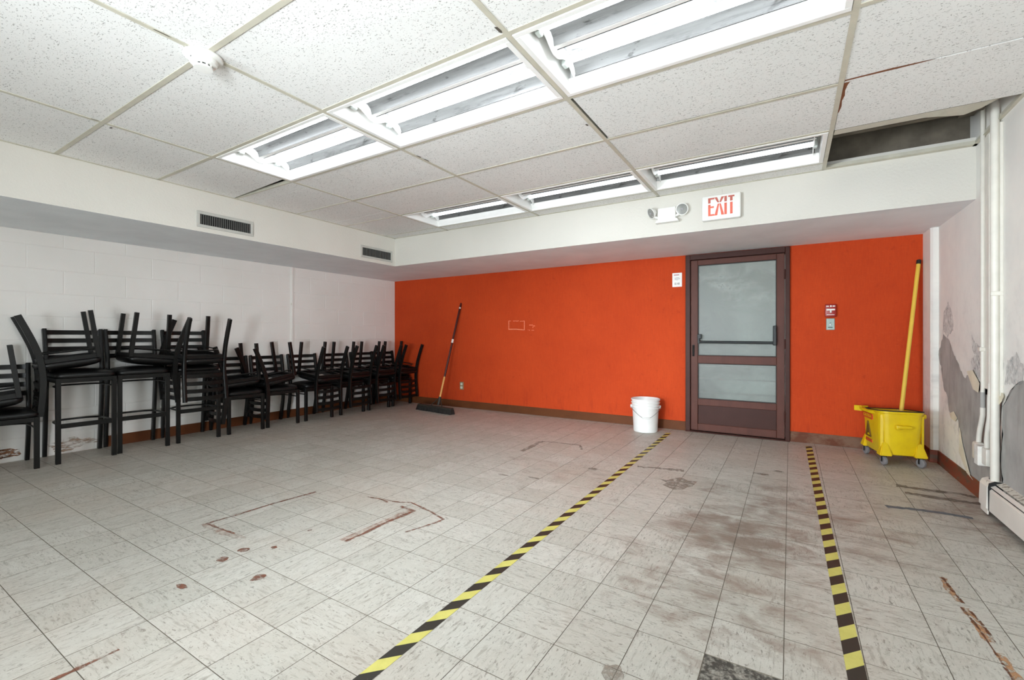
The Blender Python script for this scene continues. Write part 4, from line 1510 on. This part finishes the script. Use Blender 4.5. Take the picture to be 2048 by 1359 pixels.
def chair_parts(tall):
    zs = 0.772 if tall else ZSEAT
    up = zs - ZSEAT
    parts = []
    parts.append(('seat', seat_mesh(zs)))
    b = B()                                                     # seat frame
    z0, z1 = zs - 0.090, zs - 0.052
    b.box(0.185, 0.213, -HW - .013, HW + .013, z0, z1, 0.002)
    b.box(-0.17, 0.186, -HW - .013, -HW + .011, z0, z1, 0.002)
    b.box(-0.17, 0.186, HW - .011, HW + .013, z0, z1, 0.002)
    b.box(-0.172, -0.15, -HW + .01, HW - .01, z0, z1, 0.002)
    parts.append(('seat_frame', b.mesh('seat_frame', 'black_metal')))
    b = B()
    b.box(-0.16, 0.19, -HW + .01, HW - .01, zs - 0.058, zs - 0.0535)
    parts.append(('seat_board', b.mesh('seat_board', 'seat_board')))
    for sy in (-1, 1):
        b = B()
        b.sweep([(0.2, sy * HW, 0), (0.2, sy * HW, zs - 0.053)], LEGPROF, Vector((0, 1, 0)))
        parts.append(('leg', b.mesh('leg', 'black_metal')))
    for sy in (-1, 1):
        b = B()
        yb = HW + 0.005
        pts = [(-0.238, sy * yb, 0.0), (-0.196, sy * yb, 0.17 + up * .55), (-0.170, sy * yb, 0.31 + up * .95), (-0.162, sy * yb, 0.45 + up), (-0.176, sy * yb, 0.60 + up), (-0.228, sy * (yb + .004), 0.845 + up)]
        b.sweep(bez(pts), POSTPROF, Vector((0, 1, 0)))
        parts.append(('back_post', b.mesh('back_post', 'black_metal', True)))
    for i in range(4):
        b = B()
        zc = 0.815 - 0.075 * i + up
        xr = -0.180 - 0.042 * max(0, (zc - up - 0.60)) / 0.245
        path = []
        for k in range(9):
            f = -1 + k / 4
            path.append((xr - 0.030 * (1 - f * f), f * (HW + .003), zc))
        # flat curved slat
        b.sweep(path, [(-0.020, -0.0045), (0.020, -0.0045), (0.020, 0.0045), (-0.020, 0.0045)], Vector((0, 0, 1)))
        parts.append(('slat', b.mesh('slat', 'black_metal', True)))
    def hoop(z, r):
        path = [(0.19, -HW + .012, z), (0.0, -HW + .014, z), (-0.09, -HW + .03, z), (-0.135, -HW + .08, z), (-0.15, -0.05, z), (-0.15, 0.05, z), (-0.135, HW - .08, z), (-0.09, HW - .03, z), (0.0, HW - .014, z), (0.19, HW - .012, z)]
        b = B()
        b.tube(bez(path, 4), r, 8)
        return b.mesh('stretcher', 'black_metal', True)
    parts.append(('stretcher', hoop(zs - 0.135, 0.007)))
    if tall:
        b = B()
        b.box(0.194, 0.206, -HW, HW, 0.295, 0.335, 0.003)
        parts.append(('footrest', b.mesh('footrest', 'black_metal')))
        parts.append(('stretcher', hoop(0.325, 0.009)))
    return parts


CH = chair_parts(False)
ST = chair_parts(True)
b = B()
b.box(-0.05, 0.02, -0.035, 0.035, ZSEAT - 0.0592, ZSEAT - 0.0584)
STICK = b.mesh('paper_label', 'paper')


def put_chair(parts, name, label, cat, group, mat4, sticker=False):
    t = link(name, None, None, label, cat, group)
    t.matrix_world = mat4
    for nm, me in parts:
        link(nm, me, t)
    if sticker:
        link('paper_label', STICK, t, label='white paper label under the seat')
    return t


def upright(x, y, rz):
    return Matrix.Translation((x, y, 0.0)) @ Matrix.Rotation(rz, 4, 'Z')


def inverted(x, y, zref, th, tilt):
    return (Matrix.Translation((x, y, zref)) @ Matrix.Rotation(math.radians(th) + PI, 4, 'Z') @ Matrix.Rotation(-math.radians(tilt), 4, 'Y')
            @ Matrix.Rotation(PI, 4, 'X') @ Matrix.Translation((0, 0, -ZSEAT)))


GB, GI, GS = 'upright chairs lined along the left wall', 'chairs stacked upside down along the left wall', 'bar stools along the left wall'
XB = -5.45
stacks = [
    # y, rz, tall, label base, (x, y, theta, tilt), label inverted, sticker
    (0.915, 0.00, False, 'black ladder-back chair cut off by the left edge of the photo', (-5.44, 0.84, -100, 7), 'upside-down black chair on the leftmost stack, partly out of the photo', False),
    (1.407, 0.03, True, 'tall black bar stool, first of the three from the left', (-5.45, 1.325, -97.5, 8.0), 'upside-down black chair on the leftmost bar stool', False),
    (1.826, 0.00, True, 'tall black bar stool, middle one of the three', (-5.45, 1.925, 88, 6.5), 'upside-down black chair on the middle bar stool', False),
    (2.293, 0.00, True, 'tall black bar stool, third from the left, beside the lower chairs', (-5.30, 2.292, 1, 5.5), 'upside-down black chair on the third bar stool, backrest hanging toward the room', True),
    (2.768, 0.02, False, 'black ladder-back chair right next to the bar stools', (-5.44, 2.728, -92, 4.5), 'upside-down black chair on the first low stack right of the bar stools', False),
    (3.213, -0.02, False, 'black ladder-back chair, second in the low row right of the bar stools', (-5.40, 3.145, -88, 9.0), 'upside-down black chair tilted up on the second low stack', True),
    (3.703, 0.00, False, 'black ladder-back chair, third in the low row right of the bar stools', (-5.30, 3.755, 3, 8), 'upside-down black chair on the third low stack, slats hanging toward the room', True),
    (4.228, 0.00, False, 'black ladder-back chair, fourth in the low row, under the wire raceway end', (-5.30, 4.255, 6, 7), 'upside-down black chair on the fourth low stack', False),
    (4.710, 0.01, False, 'black ladder-back chair, second from the room corner', (-5.30, 4.735, 5, 7), 'upside-down black chair on the stack second from the corner', False),
    (5.175, 0.00, False, 'black ladder-back chair in the corner against the orange wall', (-5.30, 5.195, 3, 7), 'upside-down black chair in the corner before the orange wall', False),
]
for i, (y, rz, tall, lab, inv, lab2, stk) in enumerate(stacks):
    if i == 7:
        lab = 'black ladder-back chair, third from the room corner'
    if tall:
        put_chair(ST, 'bar_stool', lab, 'stool', GS, upright(XB, y + 0.012, rz - 0.07))
        zr = 0.772 + 0.042
    else:
        put_chair(CH, 'ladder_back_chair', lab, 'chair', GB, upright(XB, y + (0.012 if i < 9 else 0.0), rz - (0.06 if i < 9 else 0.0)))
        zr = ZSEAT + 0.042
    put_chair(CH, 'ladder_back_chair', lab2, 'chair', GI, inverted(inv[0], inv[1], zr, inv[2], inv[3]), stk)


# ================================================================== BROOM, PAIL, MOP BUCKET
t = thing('push_broom', 'wide black push broom leaning on the orange wall', 'broom', (-4.34, 4.93, 0))
ang = -0.14
R = Matrix.Rotation(ang, 4, 'Z')
b = B()
b.box(-0.36, 0.36, -0.032, 0.032, 0.060, 0.088, 0.006)
b.xf(R)
b.ob('broom_block', 'broom_block', t)
b = B()
for i in range(48):
    for j in range(4):
        x = -0.352 + 0.704 * i / 47
        y = -0.026 + 0.0173 * j
        sx = random.uniform(-.006, .006) + 0.012 * (x / 0.36)
        sy = random.uniform(-.008, .008) + (y * 0.35)
        w_ = 0.0085
        A = [b.bm.verts.new((x - w_, y - w_, 0.064)), b.bm.verts.new((x + w_, y - w_, 0.064)), b.bm.verts.new((x + w_, y + w_, 0.064)), b.bm.verts.new((x - w_, y + w_, 0.064))]
        C = [b.bm.verts.new((v.co.x + sx, v.co.y + sy, 0.001)) for v in A]
        for k in range(4):
            b.bm.faces.new((A[k], A[(k + 1) % 4], C[(k + 1) % 4], C[k]))
        b.bm.faces.new(C)
b.xf(R)
b.ob('bristles', 'bristle', t, kind='stuff')
h0, h1 = Vector((0.045, 0.02, 0.10)), Vector((0.075, 0.508, 1.59))
hd = lambda f: tuple(h0.lerp(h1, f))
B().tube([hd(0.05), hd(0.27)], 0.0145, 14).ob('wood_handle', 'wood', t, smooth=True)
B().tube([hd(0.265), hd(0.96), hd(0.985), hd(1.0)], [0.0152, 0.0152, 0.014, 0.009], 14).ob('painted_handle', 'maroon', t, smooth=True)
B().tube([hd(0.595), hd(0.63)], 0.0158, 14).ob('handle_label', 'paper', t, smooth=True)
B().tube([hd(0.94), hd(0.955)], 0.0156, 10).ob('hang_hole', 'paper', t, smooth=True)
b = B()
b.tube([hd(0.0), hd(0.075)], 0.020, 12)
b.ob('socket', 'broom_block', t, smooth=True)
for sx in (-1, 1):
    b = B()
    e = R @ Vector((sx * 0.12 + 0.03, 0.0, 0.088))
    b.tube([hd(0.075), tuple(e)], 0.0055, 8)
    b.ob('brace', 'broom_block', t, smooth=True)

# white pail
t = thing('white_pail', 'white plastic pail standing by the orange wall left of the door', 'bucket', (-1.41, 5.20, 0))
b = B()
pr = [(0.0, 0.004), (0.128, 0.0), (0.132, 0.004), (0.1445, 0.255), (0.1445, 0.262), (0.157, 0.263), (0.157, 0.270), (0.1475, 0.272), (0.148, 0.290), (0.158, 0.292), (0.158, 0.300), (0.149, 0.303), (0.150, 0.322), (0.160, 0.324), (0.160, 0.331), (0.151, 0.334),
      (0.152, 0.352), (0.160, 0.356), (0.161, 0.368), (0.157, 0.372), (0.150, 0.368), (0.147, 0.30), (0.130, 0.012), (0.0, 0.010)]
b.lathe(pr, 56)
b.ob('body', 'pail', t, smooth=True)
rot = Matrix.Rotation(0.30, 4, 'Z')
for sx in (-1, 1):
    b = B()
    b.box(sx * 0.158 - 0.010, sx * 0.158 + 0.010, -0.018, 0.018, 0.262, 0.298, 0.005)
    b.xf(rot)
    b.ob('ear', 'pail', t)
arc = []
for k in range(21):
    a = PI * k / 20
    x = -0.166 * math.cos(a)
    if abs(x) < 0.04:
        f = 1.0
    else:
        f = 1 - (abs(x) - 0.04) / 0.126
    arc.append((x, -0.155 * min(1, math.sin(a) * 1.15) - 0.008, 0.278 - 0.105 * f ** 0.9))
b = B()
b.tube(arc, 0.0024, 8)
b.xf(rot)
b.ob('bail_wire', 'wire', t, smooth=True)
b = B()
b.tube([(-0.042, -0.163, 0.173), (0.042, -0.163, 0.173)], 0.009, 12)
b.xf(rot)
b.ob('grip', 'pail', t, smooth=True)

# mop bucket
t = thing('mop_bucket', 'yellow wheeled mop bucket in the right back corner', 'mop bucket', (0.755, 5.075, 0), 0.19)


def rrect(hx, hy, r, n=6, bulge=0.0):
    P = []
    for (cx, cy, a0) in ((hx - r, hy - r, 0), (-hx + r, hy - r, PI / 2), (-hx + r, -hy + r, PI), (hx - r, -hy + r, 1.5 * PI)):
        for k in range(n + 1):
            a = a0 + PI / 2 * k / n
            P.append((cx + r * math.cos(a), cy + r * math.sin(a)))
    return P


b = B()
lv = [(0.134, 0.176, 0.085, 0), (0.140, 0.184, 0.092, 0), (0.149, 0.200, 0.30, 0), (0.153, 0.208, 0.415, 0), (0.156, 0.213, 0.418, 0), (0.157, 0.214, 0.436, 0), (0.149, 0.206, 0.436, 1), (0.140, 0.195, 0.30, 1), (0.120, 0.168, 0.10, 1)]
rings = []
for hx, hy, z, inn in lv:
    rings.append([b.bm.verts.new((p[0], p[1] - (0.018 * (1 - (p[0] / hx) ** 2) if p[1] < 0 else 0), z + (-0.085 * p[1] if z > 0.4 else 0))) for p in rrect(hx, hy, min(hx, 0.06))])
n = len(rings[0])
for a, c in zip(rings, rings[1:]):
    for k in range(n):
        b.bm.faces.new((a[k], a[(k + 1) % n], c[(k + 1) % n], c[k]))
b.bm.faces.new(rings[0][::-1])
b.bm.faces.new(rings[-1])
b.ob('tub', 'yellow', t, smooth=True)
# dark rim bead
P = [(p[0], p[1] - (0.018 * (1 - (p[0] / 0.155) ** 2) if p[1] < 0 else 0), 0.439 - 0.085 * p[1]) for p in rrect(0.155, 0.212, 0.06)]
b = B()
b.tube(P + [P[0]], 0.005, 6, False)
b.ob('rim', 'black_rubber', t, smooth=True)
# corner ribs
for sx in (-1, 1):
    b = B()
    b.prism([(sx * 0.128, -0.196), (sx * 0.146, -0.190), (sx * 0.150, -0.176), (sx * 0.136, -0.172)], 'z', 0.10, 0.42)
    b.xf(Matrix.Translation((0, 0.0, 0)))
    b.ob('corner_rib', 'yellow', t)
# caster pods and casters
for sx in (-1, 1):
    for sy in (-1, 1):
        b = B()
        cx, cy = sx * 0.118, sy * 0.172
        A = [b.bm.verts.new((cx + q[0], cy * 1.08 + q[1], 0.082)) for q in ((-.044, -.044), (.044, -.044), (.044, .044), (-.044, .044))]
        T = [b.bm.verts.new((cx * 0.98 + q[0] * 0.45, cy * 1.05 + q[1] * 0.42, 0.192)) for q in ((-.042, -.042), (.042, -.042), (.042, .042), (-.042, .042))]
        for k in range(4):
            b.bm.faces.new((A[k], A[(k + 1) % 4], T[(k + 1) % 4], T[k]))
        b.bm.faces.new(A[::-1])
        b.bm.faces.new(T)
        bmesh.ops.bevel(b.bm, geom=list(b.bm.edges), offset=0.006, segments=2, affect='EDGES')
        b.ob('caster_pod', 'yellow', t, smooth=True)
        cx, cy = sx * 0.125, sy * 0.196
        c = B()
        c.lathe([(0.0, -0.011), (0.018, -0.011), (0.030, -0.013), (0.036, -0.010), (0.0375, 0), (0.036, 0.010), (0.030, 0.013), (0.018, 0.011), (0.0, 0.011)], 24)
        c.xf(Matrix.Translation((cx, cy, 0.0378)) @ Matrix.Rotation(0.25 + (0.2 if sx > 0 else -0.05), 4, 'Z') @ Matrix.Rotation(PI / 2, 4, 'Y'))
        w = c.ob('caster_wheel', 'grey_rubber', t, smooth=True)
        c = B()
        c.box(cx - 0.017, cx + 0.017, cy - 0.012, cy + 0.012, 0.072, 0.084, 0.002)
        c.box(cx - 0.018, cx - 0.0145, cy - 0.010, cy + 0.010, 0.03, 0.076)
        c.box(cx + 0.0145, cx + 0.018, cy - 0.010, cy + 0.010, 0.03, 0.076)
        c.ob('caster_fork', 'black', w)
# tab handle on the front
b = B()
b.box(-0.048, 0.050, -0.252, -0.205, 0.318, 0.342, 0.007, 2)
b.box(-0.056, -0.028, -0.248, -0.200, 0.308, 0.346, 0.008, 2)
b.ob('grip_tab', 'yellow', t, smooth=True)
# pour spout and side wing at the rear left
b = B()
b.prism([(-0.150, -0.10), (-0.178, -0.02), (-0.186, 0.10), (-0.176, 0.20), (-0.148, 0.205)], 'z', 0.412, 0.432)
b.ob('side_lip', 'yellow', t)
b = B()
b.prism([(-0.16, 0.19), (-0.205, 0.235), (-0.185, 0.262), (-0.10, 0.225)], 'z', 0.392, 0.438)
b.ob('spout', 'yellow', t)
b = B()
b.box(0.147, 0.178, -0.16, -0.06, 0.395, 0.434, 0.008)
b.ob('side_lip', 'yellow', t)
# caution print on the left face
cp = Matrix.Translation((-0.1500, 0.06, 0.27)) @ Matrix.Rotation(-PI / 2, 4, 'Z') @ Matrix.Rotation(0.0, 4, 'X')
tilt = Matrix.Rotation(math.radians(2.4), 4, 'X')
b = B()
b.box(-0.11, 0.11, -0.0035, 0.004, 0.082, 0.128)
b.xf(cp @ tilt)
b.ob('caution_panel', 'red_print', t)
tx = text('caution_text', 'CAUTION', 0.040, 'yellow', t, (0, 0, 0), (0, 0, 0))
tx.matrix_local = cp @ tilt @ Matrix.Translation((0, -0.0042, 0.105)) @ Matrix.Rotation(PI / 2, 4, 'X')
b = B()
for (p, q) in (((-0.05, -0.075), (0, 0.055)), ((0, 0.055), (0.05, -0.075)), ((0.05, -0.075), (-0.05, -0.075))):
    b.tube([(p[0], -0.002, p[1]), (q[0], -0.002, q[1])], 0.006, 6)
b.tube([(-0.02, -0.002, -0.05), (0.0, -0.002, -0.01), (0.015, -0.002, 0.01)], 0.007, 6)
b.tube([(0.0, -0.002, -0.02), (0.028, -0.002, -0.045)], 0.006, 6)
b.xf(cp @ tilt)
b.ob('caution_symbol', 'dark_print', t)
b = B()
b.box(-0.07, 0.07, -0.0030, 0.006, -0.125, -0.100)
b.xf(cp @ tilt)
b.ob('caution_panel', 'red_print', t)

# mop pole standing in the bucket
t = thing('mop_pole', 'yellow pole standing in the mop bucket, leaning into the corner', 'mop', (0.772, 4.985, 0.11))
e = Vector((0.9985 - 0.772, 5.438 - 4.985, 1.775 - 0.11))
p_ = lambda f: tuple(e * f)
B().tube([(0, 0, 0), p_(0.982)], 0.0155, 16).ob('pole', 'yellow_pole', t, smooth=True)
B().tube([p_(0.975), p_(0.997), p_(1.0)], [0.017, 0.017, 0.012], 16).ob('end_cap', 'black_rubber', t, smooth=True)

# broken brown edges of ceiling tiles beside the right hand grid bar
for poly in ([(0.238, 2.838), (0.30, 2.836), (0.42, 2.832), (0.52, 2.838), (0.60, 2.848), (0.44, 2.852), (0.30, 2.850), (0.238, 2.853)],
             [(0.236, 2.870), (0.262, 2.868), (0.254, 2.90), (0.248, 2.96), (0.252, 3.02), (0.244, 3.08), (0.248, 3.15), (0.242, 3.22), (0.236, 3.24)]):
    b = B()
    b.bm.faces.new([b.bm.verts.new((p[0], p[1], HC + 0.0018)) for p in poly])
    b.ob('broken_edge', 'copper', ceil, label='broken brown edge of a ceiling tile')
for (x, y, l, w_) in ((-1.052, 1.60, .05, .016), (-1.062, 2.60, .03, .014), (-2.292, 0.86, .07, .008), (-2.294, 0.98, .06, .008), (-3.548, 0.99, .04, .01), (-3.60, 1.08, .012, .03), (-2.282, 2.42, .05, .012), (-2.28, 2.50, .06, .010)):
    b = B()
    b.bm.faces.new([b.bm.verts.new((x + p[0] * w_, y + p[1] * l, HC - 0.0014)) for p in ((-.5, -.5), (.3, -.4), (.5, .2), (.1, .5), (-.4, .3))])
    b.ob('chip', 'dark_void', ceil)
